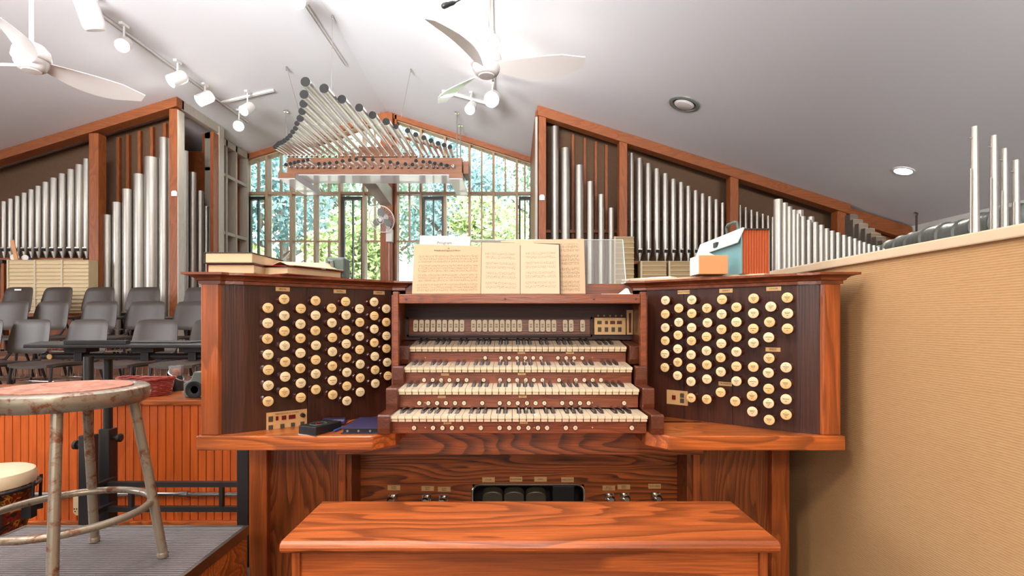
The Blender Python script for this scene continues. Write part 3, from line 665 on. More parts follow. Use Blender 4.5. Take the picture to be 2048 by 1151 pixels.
# trumpets, upper row: long, lower row: short
zo = lambda x, y: (500+x/3.385, 100+y/3.385)
ends = [(172,655),(185,643),(196,632),(215,625),(234,613),(253,598),(272,580),(290,553),(308,530),(318,497),(340,462),(354,414),(363,363),(366,300),(375,215),(502,260),(622,333),(739,390),(830,440),(922,484),(988,518),(1067,545),(1122,573),(1177,593),(1226,613),(1273,631),(1314,643),(1353,655)]
bases = [340,370,400,440,475,510,545,585,632,680,720,770,825,875,920,975,1022,1065,1110,1155,1200,1235,1265,1295,1325,1352,1378,1400]
def trumpet(bx, bz, ex, ey, r_end, row, k, lab, zend=None):
    """horizontal trumpet: boot and knuckle on the chest, flared resonator, dark disc as the shade in its open mouth"""
    Ye = Y0*(CZ-bz)/(CZ-bz) if False else None
    h = bz-CZ
    Yend = (h*F/(HY-ey)) if zend is None else zend
    xe = (ex-CX)/F*Yend; p0 = Vector((bx, Y0, bz)); p1 = Vector((xe, Yend, CZ+(HY-ey)/F*Yend))
    t = empty('trumpet_pipe', p0, lab, 'trumpet pipe', row)
    d = p1-p0; L = d.length; dn = d.normalized()
    b = MB(); b.lathe([(.011, .05), (.014, .08), (r_end, L), (r_end*.9, L), (r_end*.86, L-.02)], p0, d, 16, True, False); b.build('resonator', M['polished'], t, smooth=True)
    b = MB(); b.lathe([(.017, 0), (.021, .012), (.013, .02), (.013, .05), (.019, .052), (.019, .066), (.012, .07)], p0, d, 12)
    b.tube(p0+dn*.055, p0+dn*.055+Vector((.0, 0, .028)), .004, n=6); b.build('boot', M['chrome'], t, smooth=True)
    MB().lathe([(r_end*.985, L-.006), (r_end*.985, L+.001)], p0, d, 16).build('mouth', M['mouth_shade'], t)  # solid dark disc paints the shade inside the open end
zup = rz(312.5, Y0)
for k, (e, bs) in enumerate(zip(ends, bases)):
    ex, ey = zo(*e); bx = (480+bs/3.303-CX)/F*Y0
    rr = .03+.017*(1-abs(k-14.5)/15)
    if k > 19 or k < 10: rr = .031
    Yp = (zup-CZ)*F/(HY-ey)
    xe = (ex-CX)/F*Yp
    bx = bx*.35+xe*.65
    trumpet(bx, zup, ex, ey, rr, 'long horizontal trumpets of the upper row', k, '%s trumpet of the upper row counted from the shelving side of the chest' % (ORD[k].strip() or 'first'))
zlo = rz(335, Y0)
ends2 = [(243,775),(274,768),(302,762),(327,755),(362,750),(391,743),(466,770),(506,770),(540,765),(587,760),(627,751),(675,745),(719,738),(772,740),(831,742),(891,750),(949,758),(1000,765),(1052,771),(1100,774),(1124,749),(1173,756),(1217,759),(1252,768),(1294,772),(1333,781),(1373,786)]
for k, e in enumerate(ends2):
    ex, ey = zo(*e); Yp = (zlo-CZ)*F/(HY-ey); xe = (ex-CX)/F*Yp
    trumpet(xe+.012, zlo, ex, ey, .025, 'short horizontal trumpets of the lower row', k, '%s trumpet of the lower row counted from the shelving side of the chest' % (ORD[k].strip() or 'first'))
k = 0
for a, c, nn in ((681, 714, 10), (795, 826, 8)):
    for q in range(nn):
        px = a+(c-a)*q/(nn-1); h = (.05+.11*q/nn) if a < 700 else (.16-.11*q/nn); x = rx(px, 7.4); z = rz(305, 7.35)
        tag(MB().lathe([(.003, 0), (.005, .02), (.005, h)], (x, 7.42, z), n=8).build('small_organ_pipe', M['chrome']), 'tiny upright pipe on the raised box behind the trumpets, %s' % ('shelving side' if a < 700 else 'wall fan side'), 'organ pipe', 'tiny upright pipes on top of the chest, %s' % ('shelving side' if a < 700 else 'fan side'))

# ================================================================== CEILING FANS
def fan_blade(b, hub, ang, R, tilt):
    """curved tapering blade, thin but solid"""
    n = 16; vs = []; ca, sa = math.cos(ang), math.sin(ang)
    for i in range(n+1):
        t = i/n; r = .07+(R-.07)*t
        wd = (.035+.055*math.sin(min(1, t*1.35)*math.pi*.62)) if t < .75 else (.035+.055*math.sin(min(1, t*1.35)*math.pi*.62))*(1-.55*(t-.75)/.25)
        sw = .05*math.sin(t*math.pi)-.02
        tw = tilt*(1-.35*t)
        for s in (-1, 1):
            off = s*wd+sw; zz = off*math.sin(tw)+.02*math.sin(t*math.pi); oo = off*math.cos(tw)
            for th in (-.003, .003):
                vs.append(Vector((hub.x+ca*r-sa*oo, hub.y+sa*r+ca*oo, hub.z+zz+th)))
    fs = []
    for i in range(n):
        a = i*4; c = a+4
        fs += [(a, a+2, c+2, c), (a+1, c+1, c+3, a+3), (a, c, c+1, a+1), (a+2, a+3, c+3, c+2)]
    fs += [(0, 1, 3, 2), (n*4, n*4+2, n*4+3, n*4+1)]
    b.add(vs, fs)
def ceiling_fan(px, py, D, angs, label, R=.66):
    hub = Vector(((px-CX)/F*D, D, CZ+(HY-py)/F*D)); zcl = ceil_z(hub.x)
    t = empty('ceiling_fan', (hub.x, hub.y, hub.z-.06), label, 'ceiling fan')
    b = MB(); b.lathe([(.0, .115), (.03, .115), (.07, .10), (.10, .06), (.108, .01), (.104, .0), (.1, -.005)], hub, n=32, cap0=False, cap1=True); b.build('motor_housing', M['fan_white'], t, smooth=True)
    b = MB(); b.lathe([(.097, -.005), (.094, -.03), (.078, -.06), (.062, -.072)], hub, n=32, cap0=True, cap1=True); b.build('lower_bowl', M['fan_white'], t, smooth=True)
    MB().lathe([(.056, -.0725), (.052, -.078), (0.001, -.080)], hub, n=28, cap0=True, cap1=False).build('lens', M['grn_grey'] if False else M['white'], t, smooth=True)
    MB().tube((hub.x, hub.y, hub.z+.11), (hub.x, hub.y, zcl-.02), .014).build('down_rod', M['fan_white'], t, smooth=True)
    MB().lathe([(.02, -.09), (.06, -.06), (.07, .02)], (hub.x, hub.y, zcl), n=24).build('canopy', M['fan_white'], t, smooth=True)
    for a in angs:
        b = MB(); fan_blade(b, hub+Vector((0, 0, -.035)), math.radians(a), R, math.radians(-33)); b.build('blade', M['fan_white'], t, smooth=True)
ceiling_fan(973, 130, 3.55, (-7, 126, 245), 'white three-blade ceiling fan hanging above the open hymnal')
ceiling_fan(63, 120, 3.55, (57, 177, -60), 'white three-blade ceiling fan hanging over the metal stool')

# ================================================================== TRACK LIGHTS
def track(p, q, label):
    d = (q-p); u = d.normalized(); s = Vector((0, 0, 1)).cross(u).normalized(); n = u.cross(s)
    b = MB()
    for o1, o2, a, c in ((-.018, -.012, -.03, 0), (.012, .018, -.03, 0), (-.018, .018, -.006, 0)):
        b.prism([p+s*o1+n*a, p+s*o2+n*a, p+s*o2+n*c, p+s*o1+n*c], d)
    o = b.build('light_track', M['fan_white']); return tag(o, label, 'light track')
def spot(px, py, D, aim, label, lit=True, size=.05, pw=18, length=.15, cone=130):
    size *= 1.3; length *= 1.3
    c = Vector(((px-CX)/F*D, D, CZ+(HY-py)/F*D)); a = Vector(aim).normalized(); zt = ceil_z(c.x)-.03
    t = empty('track_light', c, label, 'spotlight', 'white cylinder spotlights on the ceiling tracks')
    b = MB(); b.lathe([(size*.8, -length*.5), (size*.97, -length*.4), (size, -length*.3), (size, length*.5), (size*.9, length*.5), (size*.85, length*.3)], c, a, 24); b.build('lamp_housing', M['fan_white'], t, smooth=True)
    MB().lathe([(size*.86, length*.34), (size*.5, length*.37), (.001, length*.38)], c, a, 20, False, False).build('lens', M['lamp'] if lit else M['white'], t)
    b = MB(); b.tube((c.x, c.y, zt+.01), (c.x, c.y, c.z+size*.6), .009); b.box(c.x-.02, c.x+.02, c.y-.05, c.y+.05, zt-.022, zt+.005); b.build('arm', M['fan_white'], t)
    if lit:
        d = bpy.data.lights.new('spot_bulb', 'SPOT'); d.energy = pw; d.spot_size = math.radians(cone); d.spot_blend = .8; d.shadow_soft_size = .04; d.color = (1, .93, .84)
        o = bpy.data.objects.new('spot_bulb', d); COL.objects.link(o); o.location = c+a*(length*.55); o.rotation_euler = a.to_track_quat('-Z', 'Y').to_euler()
    return t
track(ceil_hit(160, -4), ceil_hit(496, 243), 'long white light track running above the choir side case')
track(ceil_hit(440, 203), ceil_hit(547, 178), 'short cross track joined to the long track above the choir')
track(ceil_hit(600, -10), ceil_hit(692, 128), 'white light track just beside the ceiling ridge')
track(ceil_hit(982, -10), ceil_hit(988, 210), 'white light track passing behind the centre ceiling fan')
track(ceil_hit(885, 180), ceil_hit(984, 207), 'short cross track behind the lit lamps near the centre fan')
spot(181, 30, 4.95, (-.1, -.35, .9), 'unlit spotlight with its back turned, nearest the choir fan', False, .075, 0, .2)
spot(248, 88, 5.45, (.35, -.75, -.55), 'lit spotlight angled towards the console, second along the choir track', size=.052, pw=5)
spot(355, 157, 6.25, (-.5, -.6, -.62), 'lit spotlight third along the choir track above the case corner', size=.058, pw=8)
spot(410, 196, 6.85, (-.55, -.55, -.62), 'lit spotlight just before the cross track over the case corner', size=.06, pw=10)
spot(495, 217, 7.3, (-.2, -.75, -.62), 'lit spotlight hanging from the short cross track over the case', size=.055)
spot(478, 250, 7.7, (.35, -.8, -.45), 'lit spotlight at the window end of the choir track', size=.058)
spot(600, 0, 5.6, (.1, -.8, -.6), 'lit spotlight on the ridge track at the top edge of the ceiling view', size=.06)
spot(971, 73, 5.25, (.55, -.25, -.65), 'spotlight angled beside the rod of the centre ceiling fan', True, .062, 16, .2)
spot(985, 197, 6.7, (-.1, -.85, -.5), 'brightest spotlight below the centre ceiling fan', size=.075, pw=60, cone=170)
spot(942, 215, 7.2, (-.1, -.8, -.6), 'lit spotlight on the cross track beyond the bright one', size=.055, pw=18, cone=165)
# recessed lamp, air diffuser, microphone
def nrm(x): return Vector((-PL if x < RX else PR, 0, 1)).normalized()
p = ceil_hit(1807, 341); nn = nrm(p.x)
t = empty('recessed_light', p, 'lit round recessed ceiling lamp above the fabric partition', 'ceiling light')
MB().lathe([(.105, .0), (.105, -.008), (.085, -.012), (.08, -.002)], p, nn, 32, False, False).build('trim_ring', M['white'], t, smooth=True)
MB().lathe([(.08, -.004), (.079, -.009)], p, nn, 32).build('lens', M['lamp'], t)
d = bpy.data.lights.new('recessed_bulb', 'SPOT'); d.energy = 26; d.spot_size = math.radians(130); d.spot_blend = .5; d.shadow_soft_size = .08; d.color = (1, .93, .82)
o = bpy.data.objects.new('recessed_bulb', d); COL.objects.link(o); o.location = p-nn*.03; o.rotation_euler = (nn).to_track_quat('Z', 'Y').to_euler()
p = ceil_hit(1369, 207); nn = nrm(p.x)
t = empty('air_diffuser', p, 'round grey ceiling air diffuser with stepped rings', 'air vent')
MB().lathe([(.17, .0), (.165, -.012), (.135, -.02), (.125, .0)], p, nn, 40, False, False).build('outer_ring', M['duct'], t, smooth=True)
MB().lathe([(.12, -.001), (.119, -.004)], p, nn, 40).build('throat', M['black'], t)
MB().lathe([(.11, -.012), (.09, -.028), (.085, -.03), (.001, -.032)], p, nn, 40, True, False).build('centre_disc', M['fan_white'], t, smooth=True)
p = W(897, 9, 3.2); t = empty('hanging_microphone', p, 'small dark microphone hanging from the ceiling above the music', 'microphone')
a = Vector((-.8, -.3, -.45)).normalized()
MB().lathe([(.006, -.05), (.013, -.03), (.014, .0), (.017, .01), (.017, .035), (.011, .045)], p, a, 14).build('capsule', M['black'], t, smooth=True)
q = p-a*.05; MB().path([q, q+Vector((.05, .02, .04)), q+Vector((.07, .03, .2)), (q.x+.07, q.y+.03, ceil_z(q.x+.07))], .004, 6).build('cable', M['black'], t)

# ================================================================== WALL FAN on the column
c = W(763, 438, 8.75); ax = Vector((-.22, -.85, -.40)).normalized()
WF = empty('wall_fan', c, 'white and grey caged fan mounted on the timber column', 'fan')
q4 = Vector((0, 0, 1)).rotation_difference(ax).to_matrix()
R = .225; b = MB()
for rr, zz in ((R, 0), (R, -.012), (.06, .055)):
    b.path([c+q4 @ Vector((rr*math.cos(i*math.tau/40), rr*math.sin(i*math.tau/40), zz)) for i in range(40)], .0055 if rr > .1 else .004, 6, True)
for i in range(44):
    th = i*math.tau/44; cs, sn = math.cos(th), math.sin(th)
    b.path([c+q4 @ Vector((r*cs, r*sn, z)) for r, z in ((.05, .056), (.12, .052), (.19, .035), (R, 0), (.18, -.05), (.09, -.075))], .0011, 4)
b.build('cage', M['white'], WF)
for i in range(3):
    a0 = i*math.tau/3+.5; vs = []; fs = []; m = 12
    for j in range(m+1):
        t_ = j/m; r = .03+.15*math.sin(t_*math.pi)*1.0+.0; a1 = a0+t_*1.45
        for rr in (.03, max(.032, .03+.155*math.sin(t_*math.pi)**.6)):
            for th in (-.0015, .0015): vs.append(c+q4 @ Vector((rr*math.cos(a1), rr*math.sin(a1), -.02+.03*t_+th)))
    for j in range(m):
        a = j*4; e2 = a+4; fs += [(a, a+2, e2+2, e2), (a+1, e2+1, e2+3, a+3), (a, e2, e2+1, a+1), (a+2, a+3, e2+3, e2+2)]
    MB().add(vs, fs).build('blade', M['duct'], WF)
MB().lathe([(.035, -.03), (.04, .03), (.03, .058), (.001, .062)], c, ax, 20, True, False).build('hub', M['white'], WF, smooth=True)
b = MB(); b.lathe([(.06, -.14), (.075, -.06), (.06, -.035)], c, ax, 20); q = c-ax*.12; b.path([q, (c.x+.06, c.y+.16, c.z-.06), (c.x+.07, 9.0, c.z-.16)], [.04, .035, .03], 10)
b.box(c.x+.02, c.x+.12, 8.97, 9.1, c.z-.34, c.z-.12); b.build('motor_and_bracket', M['fan_white'], WF, smooth=True)
MB().path([(c.x+.05, 9.08, c.z-.33), (c.x+.045, 9.085, c.z-.6), (c.x+.05, 9.085, c.z-.95), (c.x+.05, 9.09, 1.4)], .006, 6).build('cord', M['white'], WF)

# ================================================================== CHOIR AREA
for k, (y0, y1, z) in enumerate(((3.75, 5.0, .27), (5.0, 5.9, .467), (5.9, 7.4, .666))):
    tag(MB().box(-8.4, -1.35, y0, y1, 0 if k == 0 else 0, z).build('choir_riser', M['carpet'], bevel=.008), '%s carpeted riser under the choir chairs' % ('lowest', 'middle', 'highest')[k], 'riser', 'carpeted choir risers')
def make_chair():
    t = empty('choir_chair', (0, 0, 0))
    # back shell: rounded trapezoid, curved, leaning back; chair faces -Y
    def shell(zc_, hw0, hw1, h, thick, nx=12, nz=10):
        vs = []; fs = []
        def corner(u, v):       # superellipse mapping for rounded corners
            uu = u*math.sqrt(1-.36*v**4*abs(u)**2*.5) ; vv = v*math.sqrt(1-.36*u**4*abs(v)**2*.5); return uu, vv
        for side_ in (0, 1):
            for j in range(nz+1):
                for i in range(nx+1):
                    u = -1+2*i/nx; v = -1+2*j/nz; a, c_ = corner(u, v)
                    hw = hw0+(hw1-hw0)*(c_+1)/2; x = a*hw; z = zc_+c_*h/2; y = .035*(1-a*a)*-1*-.9+(z-.45)*.20+(thick if side_ else 0)
                    edge = max(abs(u), abs(v)); y += (-1 if side_ else 1)*thick*.42*max(0, (edge-.82)/.18)
                    vs.append((x, y, z))
        W_ = nx+1; S = W_*(nz+1)
        for j in range(nz):
            for i in range(nx):
                a = j*W_+i; fs.append((a, a+1, a+W_+1, a+W_)); fs.append((S+a, S+a+W_, S+a+W_+1, S+a+1))
        ring = [i for i in range(nx)]+[nx+j*W_ for j in range(nz)]+[nz*W_+i for i in range(nx, 0, -1)]+[j*W_ for j in range(nz, 0, -1)]
        for k in range(len(ring)): a, c_ = ring[k], ring[(k+1) % len(ring)]; fs.append((a, S+a, S+c_, c_))
        return vs, fs
    b = MB(); b.add(*shell(.655, .240, .208, .31, .030)); o = b.build('backrest', M['chair'], t, smooth=True, local=True)
    vs = []; fs = []; nx = ny = 10
    for lv in (0, 1):
        for j in range(ny+1):
            for i in range(nx+1):
                u = -1+2*i/nx; v = -1+2*j/ny; a = u*math.sqrt(1-.2*v*v); c_ = v*math.sqrt(1-.2*u*u)
                x = a*(.221-.02*(v+1)/2); y = -.235+c_*.225; z = .45-.012*(1-a*a)-.02*max(0, -c_-.5)+(-.022 if lv else 0)
                vs.append((x, y, z))
    W_ = nx+1; S = W_*W_
    for j in range(ny):
        for i in range(nx): a = j*W_+i; fs.append((a, a+1, a+W_+1, a+W_)); fs.append((S+a, S+a+W_, S+a+W_+1, S+a+1))
    ring = [i for i in range(nx)]+[nx+j*W_ for j in range(ny)]+[ny*W_+i for i in range(nx, 0, -1)]+[j*W_ for j in range(ny, 0, -1)]
    for k in range(len(ring)): a, c_ = ring[k], ring[(k+1) % len(ring)]; fs.append((a, S+a, S+c_, c_))
    MB().add(vs, fs).build('seat', M['chair'], t, smooth=True, local=True)
    for s in (-1, 1):
        MB().path([(s*.20, -.40, .425), (s*.215, -.43, .2), (s*.22, -.45, .0)], .0115, 8).build('leg', M['chair_leg'], t, smooth=True, local=True)
        MB().path([(s*.19, .0, .425), (s*.205, .07, .2), (s*.215, .12, .0)], .0115, 8).build('leg', M['chair_leg'], t, smooth=True, local=True)
        MB().path([(s*.19, -.12, .43), (s*.19, .0, .45), (s*.185, .05, .52), (s*.17, .085, .66)], .0115, 8).build('back_frame', M['chair_leg'], t, smooth=True, local=True)
    MB().path([(-.20, -.40, .425), (.20, -.40, .425)], .0105, 8).path([(-.19, 0, .425), (.19, 0, .425)], .0105, 8).path([(-.2, -.4, .425), (-.19, 0, .425)], .0105, 8).path([(.2, -.4, .425), (.19, 0, .425)], .0105, 8).build('seat_frame', M['chair_leg'], t, local=True)
    b = MB()
    for i in range(7): x = -.18+.06*i; b.path([(x, -.38, .42), (x, -.37, .30), (x, -.02, .30), (x, -.01, .42)], .0028, 5)
    b.path([(-.19, -.37, .30), (.19, -.37, .30)], .0035, 5); b.path([(-.19, -.02, .30), (.19, -.02, .30)], .0035, 5); b.build('book_rack', M['chrome'], t, local=True)
    return t
proto = make_chair(); first = True
rows = [(4.72, .27, [(-42, 'with only its edge in view'), (53, 'nearest the front of the beige desk end'), (168, 'behind the black tray on the desk'), (306, 'behind the red wicker basket'), (422, 'partly hidden by the console corner'), (520, '')], 'front'),
        (5.55, .467, [(17, 'with a gold mark, by the fan end'), (97, 'in front of the cream louvers'), (194, 'in front of the post between the pipe bays'), (288, 'in front of the fat pipes'), (382, 'next to the console corner')], 'middle'),
        (6.35, .666, [(30, 'with a white label on its top edge'), (109, 'in front of the white louver bars'), (193, 'under the post between the pipe bays'), (283, 'right before the fattest pipes'), (398, 'beside the pale corner post')], 'back')]
for Y, z, lst, rn in rows:
    for px, lab in lst:
        if not lab: continue
        c = proto if first else copy_tree(proto); first = False
        c.location = ((px-CX)/F*Y, Y-.04, z); c['org'] = c.location.copy()
        c.rotation_euler = (0, 0, math.radians(-11 if px < 250 else -8))
        lab = lab.replace('right before', 'just before')
        tag(c, 'charcoal choir chair, %s row, %s' % (rn, lab), 'chair', 'charcoal choir chairs')
q = Vector((rx(30, 6.35), 6.37, .666+.76))
tag(MB().box(q.x-.04, q.x+.04, 6.385, 6.39, .666+.765, .666+.785).build('name_label', M['paper']), 'small white label stuck to the top of a back row chair', 'label')
for k, (px, w_) in enumerate(((245, .22), (322, .2))):
    x = rx(px, 5.88)*.98; tag(MB().box(x-w_*.7, x+w_*.7, 5.875, 5.899, .595, .664).build('blue_cloth', M['blue']), 'blue cloth strip seen under the chairs %s' % ('behind the desk posts' if k == 0 else 'behind the basket'), 'cloth', 'blue cloth under the chairs')

# low beadboard rail wall with cap
RW = empty('choir_rail', (-2.6, 2.85, 0), 'low orange beadboard choir wall with a flat wooden cap', 'low wall')
x0, x1 = -4.6, -.62; b = MB(); pw = .0415; x = x0
while x < x1: b.box(x, x+pw-.004, 2.70, 2.74, .02, .64); x += pw
b.box(x0, x1, 2.712, 2.74, .02, .64); b.build('beadboard', M['bead'], RW)
MB().box(x0, x1, 2.68, 3.35, .635, .662).build('cap', M['oak_x'], RW, bevel=.006)
MB().box(x0, x1, 2.675, 2.70, .0, .045).build('base_strip', M['oak_x'], RW, bevel=.004)
MB().box(x0, x1, 3.30, 3.34, .0, .635).build('back_board', M['oak_x'], RW)
b = MB(); b.path([(x0, 2.675, .185), (-1.2, 2.675, .185)], .011, 10)
for px in (370, 120): b.tube((rx(px, 2.68)-.02, 2.675, .185), (rx(px, 2.68)+.02, 2.675, .185), .017)
tag(b.build('conduit', M['chrome']), 'thin metal conduit running low along the beadboard wall', 'conduit')
T = empty('power_outlet', (rx(165, 2.66), 2.68, .08), 'beige outlet box mounted low on the beadboard wall', 'outlet')
xo = rx(163, 2.66); b = MB(); b.prism([(xo-.035, 2.68, .10), (xo-.02, 2.68, .085), (xo+.035, 2.68, .085), (xo+.035, 2.68, .21), (xo-.02, 2.68, .21), (xo-.035, 2.68, .19)], (0, -.03, 0)); b.build('box', M['cream_louver'], T, bevel=.002)
b = MB()
for i in range(5): b.box(xo-.03+.012*i, xo-.026+.012*i, 2.648, 2.65, .115, .122)
for i in range(3): b.box(xo-.026+.018*i, xo-.021+.018*i, 2.648, 2.65, .103, .108)
b.build('slots', M['black'], T)

# things on the cap
def on(px, Y): return rx(px, Y)
c = Vector((on(293, 2.88), 2.88, .662)); t = empty('wicker_basket', c, 'red brown oval wicker basket holding papers on the choir wall cap', 'basket')
b = MB()
for i in range(9):
    z = .006+.0098*i; r = .112+.016*i/9; b.path([c+Vector((r*math.cos(a*math.tau/40)*1.08, r*.8*math.sin(a*math.tau/40), z+.0022*math.sin(a*math.pi/2+i*math.pi))) for a in range(40)], .0055, 6, True)
b.lathe([(.11, 0), (.112, .003)], c, n=30, sx=1.05, sy=.8); b.build('woven_body', M['wicker'], t)
b = MB(); b.path([c+Vector((.134*math.cos(a*math.tau/48)*1.06, .109*math.sin(a*math.tau/48), .09+.006*math.cos(2*a*math.tau/48)+.0025*math.sin(a*2.5))) for a in range(48)], .007, 6, True); b.build('rim', M['wicker'], t)
tag(MB().mbox(Matrix.Translation(c+Vector((-.03, 0, .062))) @ Matrix.Rotation(.12, 4, 'X') @ Matrix.Rotation(.3, 4, 'Z'), .13, .1, .012).build('folded_paper', M['paper']), 'folded white papers lying inside the wicker basket', 'paper')
tag(MB().mbox(Matrix.Translation(c+Vector((.04, .01, .07))) @ Matrix.Rotation(.15, 4, 'X') @ Matrix.Rotation(-.5, 4, 'Z'), .08, .04, .012).build('black_case', M['navy'], bevel=.004), 'small dark case on the papers in the wicker basket', 'case')
c = Vector((on(352, 3.05), 3.05, .662)); t = empty('travel_cup', c, 'black based clear plastic cup with orange contents beside the basket', 'cup')
MB().lathe([(.043, 0), (.041, .03), (.036, .085), (.034, .088)], c, n=24).build('base', M['black'], t, smooth=True)
MB().lathe([(.034, .088), (.038, .145), (.0365, .145), (.033, .09)], c, n=24, cap0=False, cap1=False).build('clear_top', M['acrylic'], t, smooth=True)
b = MB(); b.path([c+Vector((.037*math.cos(a*math.tau/24), .037*math.sin(a*math.tau/24), .088-.028*math.cos(a*math.tau/24))) for a in range(24)], .004, 6, True); b.build('band', M['chrome'], t)
MB().lathe([(.018, .088), (.02, .11), (.012, .125)], c, n=12).build('contents', M['file_orange'], t)
c = Vector((on(396, 2.8), 2.8, .662)); t = empty('portable_radio', c, 'black and silver portable radio at the console end of the choir wall', 'radio')
b = MB(); b.prism([(c.x-.055, 2.76, .672), (c.x-.045, 2.76, .664), (c.x+.09, 2.76, .664), (c.x+.09, 2.76, .80), (c.x, 2.76, .80), (c.x-.02, 2.76, .755), (c.x-.055, 2.76, .74)], (0, .1, 0)); b.build('body', M['duct'], t, bevel=.008, seg=3)
MB().lathe([(.045, 0), (.045, .006), (.036, .008), (.02, -.0)], (c.x+.005, 2.76, .705), (0, -1, 0), 28).build('speaker_cone', M['black'], t, smooth=True)
tag(MB().mbox(Matrix.Translation((on(150, 2.88), 2.86, .6645)) @ Matrix.Rotation(.05, 4, 'Z'), .5, .24, .003).build('paper_sheet', M['paper']), 'large white sheet lying flat on the choir wall cap', 'paper')

# tall adjustable conductor's desk
D = empty('conductor_desk', (-1.5, 2.4, 0), 'long black adjustable conductor desk standing before the choir wall', 'desk')
b = MB(); b.prism([(rx(45, 2.3), 2.3, .948), (-1.12, 2.3, .948), (-1.12, 2.66, .948), (rx(78, 2.66), 2.66, .948)], (0, 0, .016)); b.build('desktop', M['black_metal'], D, bevel=.004)
MB().box(rx(134, 2.32), rx(258, 2.32), 2.30, 2.33, .9645, .982).build('paper_stop', M['black_metal'], D, bevel=.002)
MB().path([(rx(86, 2.4), 2.4, .905), (-1.12, 2.4, .905)], .0145, 14).build('cross_tube', M['black_metal'], D, smooth=True)
b = MB()
for px in (164, 296, 390): x = rx(px, 2.4); b.box(x-.05, x+.05, 2.36, 2.44, .925, .948); b.box(x-.018, x+.018, 2.375, 2.425, .885, .93)
b.build('clamp', M['black'], D, bevel=.003)
tag(MB().lathe([(.012, 0), (.012, .004)], (rx(98, 2.38), 2.385, .905), (0, -1, 0), 16).build('end_cap', M['brass'], D))
for px, Y, tilt in ((177, 2.32, 0), (216, 2.46, 0), (491, 2.3, 0)):
    x = rx(px, Y); MB().path([(x, Y, .45), (x, Y, .91)], .019, 14).build('inner_post', M['black_metal'], D, smooth=True)
    MB().box(x-.026, x+.026, Y-.026, Y+.026, 0 if px != 491 else 0, .565).build('sleeve', M['black_metal'], D, bevel=.004)
    if px < 400: s = -1 if px < 200 else 1; MB().lathe([(.008, 0), (.008, .02), (.02, .022), (.02, .034), (.013, .038)], (x+s*.026, Y, .52), (s, 0, 0), 14).build('knob', M['black'], D)
for z in (.318, .205): MB().box(rx(195, 2.4), -1.17, 2.40, 2.425, z-.011, z+.011).build('stretcher', M['black_metal'], D)
for px in (262, 443): x = rx(px, 2.41); MB().box(x-.008, x+.008, 2.402, 2.423, .205, .318).build('brace', M['black_metal'], D)
for z in (.33, .215): MB().box(rx(178, 2.32), rx(178, 2.32)+.02, 2.32, 2.46, z-.01, z+.01).build('brace', M['black_metal'], D)
MB().box(rx(216, 2.46)-.02, rx(216, 2.46)+.02, 2.1, 2.6, 0, .02).build('foot', M['black_metal'], D)
tag(MB().box(rx(240, 2.5), rx(400, 2.5), 2.42, 2.6, .9645, .97).build('music_folder', M['black'], bevel=.002), 'flat black folder lying on the conductor desk', 'folder')

# podium and stool
ZP = .424
P = empty('podium', (-1.18, 1.0, 0), 'low wooden podium topped with a ribbed grey rubber mat', 'podium')
b = MB().box(-1.534, -.833, .35, 1.654, 0, ZP-.012); b.build('box', M['oak_x'], P, bevel=.003)
MB().box(-1.525, -.842, .36, 1.645, ZP-.012, ZP-.002).build('rubber_mat', M['mat'], P)
b = MB()
for a in ((-1.537, -1.525, .347, 1.657), (-.842, -.830, .347, 1.657), (-1.525, -.842, 1.645, 1.657), (-1.525, -.842, .347, .36)): b.box(*a, ZP-.03, ZP)
b.build('edge_strip', M['chrome'], P)
sc = Vector((-1.14, 1.345, ZP)); H = .474
S = empty('metal_stool', sc, 'rusty round metal stool with foot ring on the podium', 'stool')
b = MB(); z = H
b.lathe([(.150, z-.040), (.166, z-.042), (.175, z-.034), (.179, z-.018), (.176, z-.004), (.168, z+.001), (.148, z+.001), (.146, z-.003)], sc, n=64, cap0=True, cap1=True); b.build('seat_pan', M['rust'], S, smooth=True)
MB().lathe([(.139, z-.003), (.139, z+.002), (.137, z+.0035)], sc, n=64).build('seat_disc', M['seat'], S)
for a in (113, 26, -57, 203):
    a = math.radians(a); u = Vector((math.cos(a), math.sin(a), 0))
    b = MB(); b.path([sc+u*.138+Vector((0, 0, H-.03)), sc+u*.172+Vector((0, 0, .24)), sc+u*.206+Vector((0, 0, .012))], .0118, 16); b.lathe([(.0, -.001), (.013, 0), (.014, .01), (.0125, .014)], sc+u*.2065, n=14)
    b.build('leg', M['rust'], S, smooth=True)
MB().path([sc+Vector((.178*math.cos(i*math.tau/64), .178*math.sin(i*math.tau/64), .155)) for i in range(64)], .0095, 12, True).build('foot_ring', M['rust'], S, smooth=True)

# hand drum
c = Vector((rx(-28, 2.15), 2.15, 0)); t = empty('conga_drum', c, 'painted hand drum with pale skin behind the podium', 'drum')
MB().lathe([(.085, 0), (.10, .10), (.135, .25), (.15, .36), (.152, .40)], c, n=40).build('shell', M['drum'], t, smooth=True)
MB().lathe([(.156, .395), (.160, .42), (.152, .446), (.14, .452), (.001, .455)], c, n=40, cap0=False, cap1=False).build('skin', M['drumskin'], t, smooth=True)
b = MB(); b.path([c+Vector((.164*math.cos(i*math.tau/40), .164*math.sin(i*math.tau/40), .385)) for i in range(40)], .008, 8, True); b.build('hoop', M['black_metal'], t)
for i in range(8):
    a = i*math.tau/8+.15; u = Vector((math.cos(a), math.sin(a), 0)); bb = MB(); bb.tube(c+u*.168+Vector((0, 0, .29)), c+u*.172+Vector((0, 0, .40)), .006); bb.mbox(Matrix.Translation(c+u*.155+Vector((0, 0, .28))) @ Matrix.Rotation(a, 4, 'Z'), .04, .035, .05); bb.build('tuning_lug', M['black_metal'], t)
